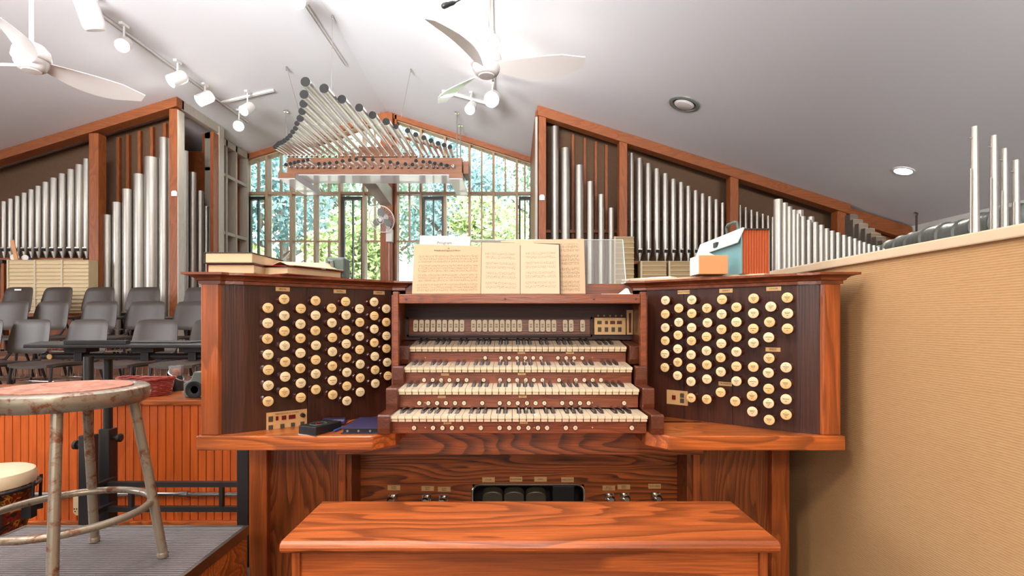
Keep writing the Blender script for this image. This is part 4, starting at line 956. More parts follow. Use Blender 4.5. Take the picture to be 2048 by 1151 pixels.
# odds and ends behind the chairs, by the louvered box
q = W(8, 560, 6.9); t = empty('wall_cabinet', (-6.95, 6.9, .66), 'dark topped wooden cabinet beside the cream louvered box', 'cabinet')
MB().box(-7.7, -6.68, 6.9, 7.2, .666, 1.36).build('body', M['case_z'], t, bevel=.004); MB().box(-7.72, -6.66, 6.86, 7.22, 1.82, 1.86).build('shelf', M['black'], t); MB().box(-7.7, -7.66, 6.9, 7.2, 1.36, 1.82).build('side', M['case_z'], t); MB().box(-6.72, -6.68, 6.9, 7.2, 1.36, 1.82).build('side', M['case_z'], t)
for k, (px, py, w_, h_, m, lab) in enumerate(((30, 497, 7, 22, 'peach', 'peach coloured paddle fan leaning on the louvered box'), (26, 512, 18, 14, 'paper', 'white paper fan on top of the louvered box'), (44, 512, 14, 14, 'paper', 'second white paper fan on the louvered box, beside the blue item'), (50, 513, 6, 12, 'blue', 'small blue item at the back of the louvered box'))):
    a = W(px, py, 6.85); x, z = a.x, rz(518.8, 6.8)
    if k == 0: bb = MB().mbox(Matrix.Translation((x, 6.84, z+.13)) @ Matrix.Rotation(-.2, 4, 'Y'), .05, .012, .26)
    else: bb = MB().lathe([(w_/F*6.85/2, 0), (w_/F*6.85/2, .012)], (x, 6.86+.02*k, z+h_/F*6.85/2*.8), (0, -1, 0), 24, sy=.8)
    tag(bb.build('hand_fan' if k < 3 else 'blue_pouch', M[m], bevel=.003), lab, 'fan' if k < 3 else 'pouch')

# ================================================================== ORGAN CONSOLE
XC = .028
OC = empty('organ_console', (XC, 2.1, 0), 'four-manual oak pipe organ console with angled stop jambs full of cream knobs', 'organ console')
ZL = .70; ZJ = 1.187; ZTOP = 1.222
def X(u, s): return XC+s*u
def poly(pts, s): return [(X(u, s), y) for u, y in pts]
JP = [(.968, 1.700), (.912, 1.733), (.50, 2.062)]           # jamb face
for s in (-1, 1):
    # lower cabinet: stile, panel, inner stile, side
    MB().box(X(1.03, s), X(.962, s), 2.0, 2.06, 0, .652).build('cabinet_stile', M['oak_z'], OC, bevel=.003)
    MB().box(X(.962, s), X(.664, s), 2.03, 2.06, 0, .652).build('cabinet_panel', M['knee_z'], OC)
    MB().box(X(.690, s), X(.664, s), 2.005, 2.06, 0, .652).build('cabinet_stile', M['oak_z'], OC, bevel=.002)
    MB().box(X(.664, s), X(.645, s), 2.02, 2.40, 0, .652).build('cabinet_return', M['knee_z'], OC)
    MB().box(X(1.03, s), X(1.01, s), 2.06, 2.62, 0, ZJ).build('side_panel', M['oak_z'], OC, bevel=.003)
    # desk ledge
    b = MB(); b.pz(poly([(1.04, 1.68), (.475, 1.68), (.415, 1.75), (.415, 2.0), (.66, 2.06), (1.04, 2.06)], s), ZL-.047, ZL)
    b.build('ledge', M['oak_x'], OC, bevel=.004)
    # corner post
    b = MB(); b.pz(poly([(1.03, 1.69), (.975, 1.69), (.965, 1.712), (.965, 1.78), (1.03, 1.78)], s), ZL, ZJ+.004); b.build('corner_post', M['oak_z'], OC, bevel=.003)
    MB().box(X(1.03, s), X(1.01, s), 1.78, 2.06, ZL, ZJ).build('side_panel', M['oak_z'], OC)
    # jamb panel (dark), three boards with fine seams
    J = MB(); T = .02
    a0 = Vector((X(.968, s), 1.70, 0)); a1 = Vector((X(.912, s), 1.733, 0)); a2 = Vector((X(.50, s), 2.062, 0)); a3 = Vector((X(.47, s), 2.066, 0))
    dj = (a2-a1).normalized(); nj = Vector((-dj.y, dj.x, 0))*(1 if s > 0 else 1)
    if nj.y > 0: nj = -nj
    def board(p, q, g0=.0006, g1=.0006):
        d = (q-p).normalized(); n = Vector((-d.y, d.x, 0)); n = n if n.y < 0 else -n; p2 = p+d*g0; q2 = q-d*g1
        J.pz([tuple(p2)[:2], tuple(q2)[:2], tuple(q2-n*T)[:2], tuple(p2-n*T)[:2]], ZL, ZJ+.004)
    L = (a2-a1).length; s1, s2 = a1+dj*L*.385, a1+dj*L*.72
    board(a0, a1, 0, 0); board(a1, s1, 0); board(s1, s2); board(s2, a2, .0006, 0)
    jam = J.build('stop_jamb', M['walnut'], OC, bevel=.0008)
    jam['face_n'] = nj; jam['face_p'] = a1
    # cornice with overhang and top
    path = poly([(1.03, 2.62), (1.03, 1.69), (.968, 1.69), (.962, 1.705), (.912, 1.727), (.498, 2.058), (.452, 2.064), (.452, 2.12)], s)
    z0 = ZJ
    prof = [(-.015, z0), (.005, z0), (.005, z0+.010), (.011, z0+.012), (.013, z0+.017), (.020, z0+.023), (.032, z0+.0265), (.040, z0+.0275), (.040, z0+.035), (-.015, z0+.035)]
    b = MB(); b.sweep(path, prof, side=(-1 if s > 0 else 1)); b.build('cornice', M['cornice'], OC)
    b = MB(); b.pz(poly([(1.03, 2.62), (1.03, 1.69), (.968, 1.69), (.912, 1.727), (.498, 2.058), (.452, 2.064), (.452, 2.62)], s), ZTOP-.012, ZTOP-.001); b.build('top_board', M['cornice'], OC)
    # upright stile of the keydesk
    MB().box(X(.470, s), X(.449, s), 1.945, 1.972, .60, 1.176).build('keydesk_stile', M['mahog'], OC, bevel=.002)
    MB().box(X(.480, s), X(.4715, s), 1.972, 2.20, .705, 1.165).build('keydesk_side', M['mahog'], OC)
MB().box(X(-1.0, 1), X(1.0, 1), 2.60, 2.62, 0, ZTOP-.012).build('back_panel', M['knee_z'], OC)
# knee boards
MB().box(X(.665, -1), X(.665, 1), 1.90, 1.925, .583, .70).build('knee_board', M['knee'], OC, bevel=.003)
b = MB()
xo0, xo1, zo1 = rx(945, 2.14), rx(1168, 2.14), rz(968, 2.14)
b.box(X(.66, -1), xo0, 2.14, 2.16, 0, .60); b.box(xo1, X(.66, 1), 2.14, 2.16, 0, .60); b.box(xo0, xo1, 2.14, 2.16, zo1, .60); b.box(xo0, xo1, 2.14, 2.16, 0, .12)
b.build('lower_knee_board', M['knee'], OC)
def rrect(x0, x1, z0, z1, r, y, n=5):
    P = []
    for cx_, cz_, a in ((x1-r, z1-r, 0), (x0+r, z1-r, 90), (x0+r, z0+r, 180), (x1-r, z0+r, 270)):
        for i in range(n+1): t = math.radians(a+90*i/n); P.append((cx_+r*math.cos(t), y, cz_+r*math.sin(t)))
    return P
MB().path(rrect(xo0+.0, xo1-.0, .12, zo1+.0, .03, 2.137), .005, 8, True).build('opening_rim', M['chrome'], OC)
MB().box(xo0-.03, xo1+.03, 2.32, 2.34, .05, .60).build('opening_back', M['black'], OC)
for px in (985, 1028, 1072, 1127):
    x = rx(px, 2.16); h = .045 if px < 1100 else .05
    dz = .036 if px < 1100 else .012
    P = [(x-.042, 2.16, .20), (x+.042, 2.16, .20)]+[(x+.042*math.cos(q*math.pi/10), 2.16, zo1-dz-.022+.022*math.sin(q*math.pi/10)) for q in range(11)]
    if px > 1100: P = [(x-.046, 2.16, .20), (x+.046, 2.16, .20), (x+.046, 2.16, zo1-.012), (x-.046, 2.16, zo1-.012)]
    b = MB(); b.prism(P, (0, .03, .015)); b.build('swell_shoe', M['button'] if px < 1100 else M['black'], OC, bevel=.004)
def plate(px, py, w_, h_, Y, txt, parent, size=None):
    p = W(px, py, Y); hw, hh = w_/F*Y/2, h_/F*Y/2
    o = MB().box(p.x-hw, p.x+hw, Y-.002, Y+.0005, p.z-hh, p.z+hh).build('name_plate', M['brass'], parent)
    if txt:
        mm = facing((p.x, Y-.0023, p.z), (0, -1, 0)); text('engraved_name', txt, size or hh*1.0, mm, M['ink'], parent if 'name' else o)
    return o
for px, py, t_ in ((788, 974.5, 'ZIMBEL\nSTERN'), (855.5, 976, 'PEDAL\nREVS.'), (888.5, 977.5, 'SWELL\nREVS.'), (977, 958.5, 'CHOIR'), (1032, 957.5, 'BRUSTWERK'), (1081, 957.5, 'SWELL'), (1135, 958.5, 'CRESCENDO'),
                   (1217.5, 975, 'BRUST.\nSW. REVS.'), (1247.5, 973, 'GREAT\nREVS.'), (1309, 971.5, 'TUTTI REVS.')):
    plate(px, py, 25, 9.5, 2.14, t_, OC, .0075 if '\n' in t_ else .008)
for px, py in ((787, 990), (854, 991), (888, 992), (1218, 988), (1248, 987), (1310, 986)):
    p = W(px, py, 2.14); b = MB(); b.box(p.x-.018, p.x+.018, 2.125, 2.14, p.z-.016, p.z+.008); b.lathe([(.012, 0), (.012, .02), (.016, .022), (.016, .034), (.010, .04)], (p.x, 2.125, p.z-.006), (0, -1, 0), 20); b.build('toe_stud', M['chrome'], OC, smooth=True)

# ---- stop knobs
def knob_mesh(variant):
    b = MB(); b.cur = 0
    b.lathe([(.0135, 0), (.0145, .002), (.012, .005), (.0085, .008), (.0085, .030), (.011, .036), (.0165, .041), (.0178, .045), (.0178, .050), (.0168, .0515)], n=28, cap0=False, cap1=False)
    b.cur = 1; b.lathe([(.0168, .0515), (.0165, .0535), (.0145, .0545), (.001, .0548)], n=28, cap0=False, cap1=True)
    b.cur = 2; rnd = random.Random(variant*5+1)
    rows_ = [(.0035, .017), (-.0005, .013), (-.0065, .004)] if variant % 3 == 0 else ([(.001, .02), (-.006, .005)] if variant % 3 == 1 else [(.0085, .004), (.0025, .018), (-.002, .011), (-.0075, .005)])
    for y, w_ in rows_:
        x = -w_/2
        while x < w_/2-.0005:
            l = rnd.uniform(.0008, .0019); b.box(x, min(x+l, w_/2), y-.0009, y+.0009, .0547, .0550); x += l+.0005
    me = bpy.data.meshes.new('stop_knob'); me.from_pydata([tuple(p) for p in b.v], [], b.f)
    for m in (M['knob_wood'], M['knob_face'] if variant % 2 else M['knob_face2'], M['ink']): me.materials.append(m)
    me.polygons.foreach_set('material_index', b.m); me.polygons.foreach_set('use_smooth', [True]*len(b.f)); me.set_sharp_from_angle(angle=.7); return me
KM = [knob_mesh(v) for v in range(6)]
lk = [[(450,274),(449,362),(447,452),(451,543),(452,631),(452,721),(451,812)], [(543,224),(544,319),(544,408),(546,492),(549,585),(549,670),(544,760)],
 [(639,278),(637,367),(637,449),(637,534),(636,622),(639,707),(639,790)], [(724,233),(724,317),(723,405),(726,490),(725,573),(725,654),(726,744)],
 [(816,276),(818,360),(821,445),(821,526),(821,608),(821,692),(823,774)], [(897,238),(900,316),(900,402),(901,481),(903,561),(904,645),(904,724),(904,809)],
 [(977,279),(979,357),(978,438),(978,514),(981,598),(981,677),(981,758)], [(1061,240),(1062,320),(1062,396),(1062,474),(1065,553),(1067,631),(1068,709)], [(1131,279),(1131,356),(1132,435),(1132,508),(1136,587),(1140,665)]]
rk_ = [[(260,231),(259,310),(259,388),(259,463),(257,539),(257,617)], [(337,276),(337,357),(333,431),(331,510),(331,587),(330,664)], [(412,228),(412,306),(411,388),(410,464),(408,544),(408,620),(407,698),(408,792)],
 [(499,276),(502,360),(497,440),(497,521),(499,602),(499,684),(498,800)], [(586,226),(584,310),(583,398),(582,479),(578,560),(579,642),(578,760)], [(669,271),(669,356),(669,442),(669,527),(669,611),(669,696),(662,812)],
 [(768,220),(767,305),(766,394),(767,476),(766,614),(765,700),(759,781),(761,871)], [(867,267),(860,356),(855,444),(857,564),(853,648),(855,740),(854,823),(858,919)], [(962,215),(963,306),(963,394),(955,617),(953,711),(955,800),(955,889)]]
jambs = [o for o in kids(OC) if o.name.startswith('stop_jamb')]
jl = min(jambs, key=lambda o: Vector(o['face_p']).x); jr = max(jambs, key=lambda o: Vector(o['face_p']).x)
vi = 0
for jam, cols, ox, oy, sc_ in ((jl, lk, 380, 520, 2.877), (jr, rk_, 1240, 520, 2.878)):
    n_ = Vector(jam['face_n']); p_ = Vector(jam['face_p'])
    for ci, col in enumerate(cols):
        for (x, y) in col:
            q = hit(ox+x/sc_, oy+y/sc_, p_+n_*.054, n_); base = q-n_*.0545
            o = bpy.data.objects.new('stop_knob', KM[(vi*7+ci) % 6]); vi += 1; COL.objects.link(o); o.parent = jam
            m = facing(base-Vector(jam['org']), n_); o.matrix_basis = m @ Matrix.Rotation(math.pi, 4, 'Z') if False else m
            o['org'] = jam['org']
def jplate(jam, px, py, w_, h_, name='name_plate', mt='brass', th=.0015):
    n_ = Vector(jam['face_n']); p_ = Vector(jam['face_p']); q = hit(px, py, p_, n_); xd = Vector((0, 0, 1)).cross(n_).normalized()
    M4 = facing(q, n_); M4.translation = q+n_*th/2
    o = MB().mbox(M4, w_, h_, th).build(name, M[mt], jam, bevel=.0003); return q, n_, xd, M4
for jam, px, py, t_ in ((jl, 565.5, 578, 'PEDAL'), (jl, 679.5, 582.3, 'SWELL'), (jl, 758, 585, 'GREAT'), (jr, 1367.5, 583.7, 'BRUSTWERK'), (jr, 1452, 581, 'GREAT'), (jr, 1547.5, 577, 'CHOIR'), (jr, 1546, 698.5, 'SOLO'), (jr, 1450.5, 767, 'TRUMPETS')):
    q, n_, xd, M4 = jplate(jam, px, py, .046, .014); m5 = M4.copy(); m5.translation = q+n_*.0018; text('engraved_name', t_, .0085, m5, M['ink'], jam)
def jcontrol(jam, px, py, w_, h_, items, title=None):
    q, n_, xd, M4 = jplate(jam, px, py, w_, h_, 'control_plate', 'brass', .002)
    b = MB()
    for (x, y, ww, hh, m_) in items:
        mm = M4 @ Matrix.Translation((x, y, .002)); b.cur = {'button': 0, 'red_glass': 1}[m_]; b.mbox(mm, ww, hh, .003)
    b.build('control_button', [M['button'], M['red_glass']], jam)
    if title: m5 = M4 @ Matrix.Translation((0, h_*.38, .0012)); text('engraved_name', title, .007, m5, M['ink'], jam)
    return M4
wq = hit(534, 840, Vector(jl['face_p']), Vector(jl['face_n'])); we = hit(615, 832, Vector(jl['face_p']), Vector(jl['face_n'])); wd = (we-wq).length
M4 = jcontrol(jl, 574, 840.5, wd, .068, [(-.40*wd, .012, .014, .018, 'button'), (-.25*wd, .012, .008, .014, 'red_glass'), (-.08*wd, .012, .014, .014, 'red_glass'), (.12*wd, .012, .022, .014, 'red_glass'),
     (-.40*wd, -.018, .014, .018, 'button'), (-.12*wd, -.018, .013, .018, 'button'), (.14*wd, -.018, .013, .018, 'button'), (.38*wd, -.018, .013, .018, 'button')], 'MIDI RESOURCE SYSTEM')
MB().lathe([(.008, 0), (.007, .014), (.006, .016)], (M4 @ Matrix.Translation((.38*wd, .014, .001))).translation, Vector(jl['face_n']), 16).build('rotary_knob', M['black'], jl, smooth=True)
q0 = hit(1333, 793, Vector(jr['face_p']), Vector(jr['face_n'])); q1 = hit(1375, 795, Vector(jr['face_p']), Vector(jr['face_n'])); wd = (q1-q0).length
jcontrol(jr, 1354.5, 794.5, wd, .054, [(-.15*wd, 0, .014, .016, 'red_glass'), (.24*wd, .010, .014, .016, 'button'), (.24*wd, -.010, .014, .016, 'button')])

# ---- manuals
manY = [1.709, 1.823, 1.925, 2.024]; manZ = [.758, .830, .897, .967]; tilt = [0, 3, 5, 8]
KW = .838/36; X0 = XC-.004-.419
oct_ = [0, 1, 2, 3, 4, 5, 6]; sharps_after = {0, 1, 3, 4, 5}
def nat_mesh(i, last=False):
    b = MB(); g = .0011; n = i % 7; D_ = .140; w2 = KW-g
    l = (n in (1, 2, 4, 5, 6)) and i > 0; r = (n in (0, 1, 3, 4, 5)) and not last
    nl = .0062 if l else 0; nr_ = .0062 if r else 0
    prof = [(g/2, 0), (w2, 0), (w2, .048), (w2-nr_, .048), (w2-nr_, D_), (g/2+nl, D_), (g/2+nl, .048), (g/2, .048)]
    seen = []; [seen.append(p) for p in prof if p not in seen]
    b.pz(seen, -.0085, 0); b.box(g/2+.0008, w2-.0008, .006, .05, -.019, -.0085)
    return b
def make_obj(name, b, mats, parent, M4, mesh_cache, key, bevel=.0007):
    me = mesh_cache.get(key)
    if me is None:
        me = bpy.data.meshes.new(name); me.from_pydata([tuple(p) for p in b.v], [], b.f); [me.materials.append(m) for m in mats]; mesh_cache[key] = me
    o = bpy.data.objects.new(name, me); COL.objects.link(o); o.parent = parent
    o.matrix_basis = Matrix.Translation(-Vector(parent['org'])) @ M4
    o['org'] = parent['org']
    return o
cache = {}
slip_z = []
for mi in range(4):
    Y, Z = manY[mi], manZ[mi]; zlow = ZL if mi == 0 else manZ[mi-1]+.004
    K = MB(); ys = Y+.028
    ztop_slip = Z-.021
    K.box(X0-.002, X0+.84, ys, ys+.018, zlow-(.004 if mi == 0 else 0), ztop_slip)
    kb = K.build('keyboard', M['mahog'], OC, bevel=.0015)
    MB().box(X0-.001, X0+.839, ys+.018, Y+.15, ztop_slip-.02, ztop_slip-.012).build('key_bed', M['walnut_x'], kb)
    R4 = Matrix.Translation((X0, Y, Z)) @ Matrix.Rotation(math.radians(tilt[mi]), 4, 'X')
    if mi < 3:
        for i in range(36): make_obj('natural_key', nat_mesh(i, i == 35), [M['ivory']], kb, R4 @ Matrix.Translation((KW*i, 0, 0)), cache, ('n', (i % 7) if 0 < i < 35 else 100+i))
    else:
        bb = MB()
        for i in range(36): a = nat_mesh(i, i == 35); bb.add([R4 @ (Vector(p)+Vector((KW*i, 0, 0))) for p in a.v], a.f)
        tag(bb.build('natural_key', M['ivory'], kb), kind='stuff')
    for i in range(35):
        if (i % 7) in sharps_after:
            b = MB(); b.add([(-.0052, .050, -.002), (.0052, .050, -.002), (.0056, .140, -.002), (-.0056, .140, -.002), (-.0036, .057, .0095), (.0036, .057, .0095), (.0042, .140, .0105), (-.0042, .140, .0105)], [(0,3,2,1),(4,5,6,7),(0,1,5,4),(1,2,6,5),(2,3,7,6),(3,0,4,7)])
            make_obj('sharp_key', b, [M['ebony']], kb, R4 @ Matrix.Translation((KW*(i+1), 0, 0)), cache, 's')
    for s in (-1, 1):
        ue = .464 if mi < 3 else .470; yb = (manY[mi+1]+.02) if mi < 2 else (1.944 if mi == 2 else 2.16)
        y0 = Y-.012; zt = Z+.006; c = MB()
        c.prism([(X(.4225 + (.0), s), y0+.004, zlow), (X(.4225, s), y0, zlow+.02), (X(.4225, s), y0, zt-.004), (X(.4225, s), y0+.004, zt), (X(.4225, s), yb, zt+(.0 if mi < 3 else .012)), (X(.4225, s), yb, zlow)], (s*(ue-.4225), 0, 0))
        c.build('cheek_block', M['cheek'], kb, bevel=.0025)
# pistons
def zo6(x, y): return (760+x/3.531, 580+y/3.531)
pist = {0: (972, [240, 374, 441, 508, 577, 712, 845, 913, 980, 1048, 1116, 1180, 1313, 1380, 1779]), 1: (797, [277, 341, 403, 465, 530, 593, 722, 846, 911, 973, 1038, 1099, 1161, 1287, 1350, 1413, 1474, 1725]),
        2: (634, [311, 372, 431, 490, 550, 611, 732, 848, 911, 969, 1030, 1087, 1147, 1265, 1383, 1443, 1502, 1561]), 3: (478, [743, 855, 912, 968, 1027, 1082, 1137, 1257, 1315, 1371, 1428])}
kbs = sorted([o for o in kids(OC) if o.name.startswith('keyboard')], key=lambda o: max((o.matrix_basis @ v.co).y for v in o.data.vertices))
pm = MB(); pm.cur = 0; pm.lathe([(.0088, 0), (.0088, .006), (.0074, .0075)], axis=(0, 0, 1), n=24, cap0=False, cap1=False); pm.cur = 1; pm.lathe([(.0074, .0075), (.0068, .0095), (.001, .0098)], n=24, cap0=False); pm.cur = 2
for y, w_ in ((.0012, .0045), (-.0014, .003)): pm.box(-w_/2, w_/2, y-.0005, y+.0005, .0097, .0100)
pme = bpy.data.meshes.new('thumb_piston'); pme.from_pydata([tuple(p) for p in pm.v], [], pm.f); [pme.materials.append(M[k_]) for k_ in ('knob_wood', 'ivory', 'ink')]; pme.polygons.foreach_set('material_index', pm.m)
for mi in range(4):
    y_, xs_ = pist[mi]; ys = manY[mi]+.028
    for x in xs_:
        p = W(*zo6(x, y_), ys-.009); o = bpy.data.objects.new('thumb_piston', pme); COL.objects.link(o); o.parent = kbs[mi]
        o.matrix_basis = Matrix.Translation(-Vector(kbs[mi]['org'])) @ facing((p.x, ys, p.z), (0, -1, 0))
        o['org'] = kbs[mi]['org']
for mi, lst in ((3, [(998, 441, 'BRUSTWERK'), (1341, 441, 'SYSTEM')]), (2, [(459, 594, 'GENERALS'), (1001, 591, 'SWELL')]), (1, [(436, 752, 'GENERALS'), (1008, 750, 'GREAT')]), (0, [(477, 936, 'PEDAL'), (1015, 934, 'CHOIR')])):
    ys = manY[mi]+.028
    for x, y, t_ in lst: a = zo6(x, y); plate(a[0], a[1], 15.5, 4, ys, t_, kbs[mi], .0055)
    for x in (20, 790, 1200): a = zo6(300+x, pist[mi][0]-3); p = W(a[0], a[1], ys); MB().lathe([(.0022, 0), (.0022, .001), (.001, .0015)], (p.x, ys, p.z), (0, -1, 0), 10).build('screw', M['brass'], kbs[mi])

# ---- stop tab rail above the top manual
TY = 2.165
tr = MB(); tr.box(X(.4715, -1), X(.4715, 1), TY+.012, TY+.03, .99, 1.155); tr_o = tr.build('tab_rail', M['walnut_x'], OC)
b = MB(); a0 = W(*zo6(190, 190), TY); a1 = W(*zo6(1500, 326), TY)
b.box(a0.x, a1.x, TY-.004, TY+.012, a0.z-.008, a0.z); b.box(a0.x, a1.x, TY-.004, TY+.012, a1.z, a1.z+.008); b.box(a0.x, a0.x+.008, TY-.004, TY+.012, a1.z, a0.z); b.box(a1.x-.008, a1.x, TY-.004, TY+.012, a1.z, a0.z)
b.build('tab_frame', M['walnut_x'], tr_o)
MB().box(a0.x+.008, a1.x-.008, TY+.006, TY+.012, a1.z+.008, a0.z-.008).build('tab_backing', M['mahog'], tr_o)
tabs = [251,292,333,374,416,456,498,538,578,660,700,741,783,823,863,904,945,986,1066,1108,1148,1189,1229,1308,1350,1431]
hw, hh = .0094, .0245
tm = MB(); P = []
for cx_, cz_, a in ((hw-.006, hh-.006, 0), (-hw+.006, hh-.006, 90), (-hw+.006, -hh+.006, 180), (hw-.006, -hh+.006, 270)):
    for i in range(4): t_ = math.radians(a+30*i); P.append((cx_+.006*math.cos(t_), 0, cz_+.006*math.sin(t_)))
tm.cur = 0; tm.prism(P, (0, .006, 0)); tm.cur = 1
for z, w_ in ((.006, .011), (.0025, .009), (-.003, .010), (-.0065, .011), (-.016, .004)): tm.box(-w_/2, w_/2, -.0004, .0002, z-.0009, z+.0009)
tme = bpy.data.meshes.new('stop_tab'); tme.from_pydata([tuple(p) for p in tm.v], [], tm.f); tme.materials.append(M['tab']); tme.materials.append(M['ink']); tme.polygons.foreach_set('material_index', tm.m)
for x in tabs:
    p = W(*zo6(x, 250), TY-.012); o = bpy.data.objects.new('stop_tab', tme); COL.objects.link(o); o.parent = tr_o
    o.matrix_basis = Matrix.Translation(-Vector(tr_o['org'])+Vector((p.x, TY-.010, p.z))) @ Matrix.Rotation(math.radians(-8), 4, 'X'); o['org'] = tr_o['org']
# brass electronic plates
a0 = W(1188.5, 635, TY); a1 = W(1250.8, 668.6, TY); MB().box(a0.x, a1.x, TY-.004, TY+.014, a1.z, a0.z).build('control_plate', M['brass'], tr_o)
b = MB(); wz, hz = a1.x-a0.x, a0.z-a1.z
for fx, fz, fw, fh, c_ in ((.16, .72, .14, .2, 0), (.385, .72, .09, .2, 1), (.58, .72, .155, .2, 1), (.80, .72, .155, .2, 1), (.165, .30, .11, .27, 0), (.385, .30, .11, .27, 0), (.60, .30, .11, .27, 0), (.81, .30, .11, .27, 0)):
    b.cur = c_; x = a0.x+wz*fx; z = a1.z+hz*fz; b.box(x-wz*fw/2, x+wz*fw/2, TY-.007, TY-.003, z-hz*fh/2, z+hz*fh/2)
b.build('control_button', [M['button'], M['red_glass']], tr_o)
text('engraved_name', 'MULTI LEVEL MEMORY', .0052, facing((a0.x+wz*.48, TY-.0042, a1.z+hz*.93), (0, -1, 0)), M['ink'], tr_o)
a0 = W(1253.3, 619.6, TY); a1 = W(1265.5, 668.6, TY); MB().box(a0.x, a1.x, TY-.004, TY+.014, a1.z, a0.z).build('indicator_plate', M['brass'], tr_o)
MB().box(a0.x+.008, a1.x-.008, TY-.006, TY-.003, a1.z+.008, a0.z-.012).build('indicator_window', M['red_glass'], tr_o)
for px in (1197, 1209, 1221, 1232.5, 1244): p = W(px, 631, TY); MB().lathe([(.004, 0), (.004, .004), (.002, .006)], (p.x, TY+.012, p.z), (0, -1, 0), 12).build('indicator_lamp', M['brass'], tr_o)

# ---- music rail, desk board, acrylic rest
MB().box(X(.449, -1), X(.449, 1), 1.948, 1.972, 1.132, 1.167).build('music_rail', M['mahog'], OC, bevel=.003)
MB().box(X(.4715, -1), X(.4715, 1), 1.972, 2.20, 1.155, 1.165).build('music_shelf', M['mahog'], OC)
MB().box(X(.449, -1), X(.449, 1), 2.07, 2.09, 1.165, 1.214).build('desk_board', M['cornice'], OC, bevel=.002)
b = MB(); b.box(X(.449, -1), X(.449, 1), 2.10, 2.62, 1.20, 1.21); b.build('top_board', M['cornice'], OC)
for px in (813, 1010, 1188, 1272): p = W(px, 597.5, 1.948); MB().lathe([(.0045, 0), (.0045, .001), (.003, .0015)], (p.x, 1.948, p.z), (0, -1, 0), 12).build('wood_plug', M['cheek'], OC)
xa_, xb_ = rx(838, 2.08), rx(1251, 2.08); zb_ = rz(478, 2.10)
b = MB(); b.prism([(xa_, 2.072, 1.214), (xb_, 2.072, 1.214), (xb_-.004, 2.115, zb_), (xa_, 2.115, zb_)], (0, .005, 0)); b.build('acrylic_rest', M['acrylic'], OC)
b = MB(); b.prism([(xb_, 2.071, 1.214), (xb_+.002, 2.071, 1.214), (xb_-.002, 2.114, zb_), (xb_-.005, 2.114, zb_)], (0, .007, 0)); b.prism([(xa_, 2.114, zb_-.0005), (xb_-.004, 2.114, zb_-.0005), (xb_-.004, 2.114, zb_+.0015), (xa_, 2.114, zb_+.0015)], (0, .006, 0)); b.build('acrylic_edge', M['acrylic_edge'], OC)

# ================================================================== THINGS ON THE CONSOLE
def sheet(name, c4, m, label, cat, group=None, thick=.002, ys=(2.0, 2.06)):
    P = [W(c4[0][0], c4[0][1], ys[0]), W(c4[1][0], c4[1][1], ys[0]), W(c4[2][0], c4[2][1], ys[1]), W(c4[3][0], c4[3][1], ys[1])]
    base = (P[0]+P[1])/2; t = empty(name, base, label, cat, group); quad('page', P, M[m], t, thick); return t, P
t, P = sheet('sheet_music', ((824, 587), (961, 587), (963, 492), (828, 487.5)), 'music_a', 'landscape cream organ score standing on the music rail beside the hymnal', 'sheet music', ys=(1.992, 2.045), thick=.004)
n = (P[1]-P[0]).cross(P[3]-P[0]).normalized()
def lab(txt, u, v, size, par):
    q = P[0]+(P[1]-P[0])*u+(P[3]-P[0])*v+n*.0004; text('printed_title', txt, size, facing(q, n), M['ink'], par)
lab('III', .52, .905, .009, t); lab('Prelude and Fugue in E Minor', .5, .865, .0085, t)
t, P = sheet('program_sheet', ((838, 520), (938, 520), (941, 472.5), (840, 470.5)), 'paper', 'pale sheet headed with one word sticking up behind the cream score', 'paper', ys=(2.04, 2.058))
n = (P[1]-P[0]).cross(P[3]-P[0]).normalized(); lab('Program', .5, .69, .017, t)
t, P = sheet('sheet_music', ((1040, 587), (1171, 587), (1168, 477), (1038, 480)), 'music_c', 'tall cream score sheet standing half hidden behind the open hymnal', 'sheet music', ys=(2.012, 2.06), thick=.003)
tag(sheet('sheet_music', ((1060, 586), (1120, 586), (1064, 479), (1001, 481)), 'page', 'blank topped cream sheet between the hymnal and the tall score', 'sheet music', ys=(2.006, 2.052))[0])
# open hymnal
t = empty('open_hymnal', W(1041, 587, 1.985), 'open hymnal with printed tunes standing centred on the music rail', 'book')
for (a, bq) in (((962, 587), (1040, 587)), ((1041, 587), (1119.5, 587))):
    tp = ((1040, 485.5), (964, 484)) if a[0] < 1000 else ((1117.5, 489), (1041, 484.5))
    ya, yb = (1.978, 1.990) if a[0] < 1000 else (1.990, 1.980)
    P4 = [W(a[0], a[1], ya), W(bq[0], bq[1], yb), W(tp[0][0], tp[0][1], yb+.047), W(tp[1][0], tp[1][1], ya+.047)]
    quad('page_block', P4, M['music_b'], t, .012)
b = MB(); P4 = [W(961, 587, 2.0), W(1121.5, 587, 2.0), W(1120, 487, 2.05), W(963, 483, 2.05)]; quad('cover', P4, M['cover_grey'], t, .003)
b = MB(); q = W(1238, 584, 1.99); b.prism([(q.x-.07, 1.975, 1.1672), (q.x+.045, 1.96, 1.1672), (q.x+.05, 2.03, 1.1672), (q.x-.05, 2.04, 1.1672)], (0, 0, .002)); b.prism([(q.x+.0, 1.985, 1.169), (q.x+.04, 1.975, 1.169), (q.x+.035, 1.99, 1.189), (q.x+.03, 1.995, 1.192)], (0, .03, 0))
tag(b.build('crumpled_tissue', M['paper']), 'crumpled white paper lying at the jamb end of the music rail', 'paper')
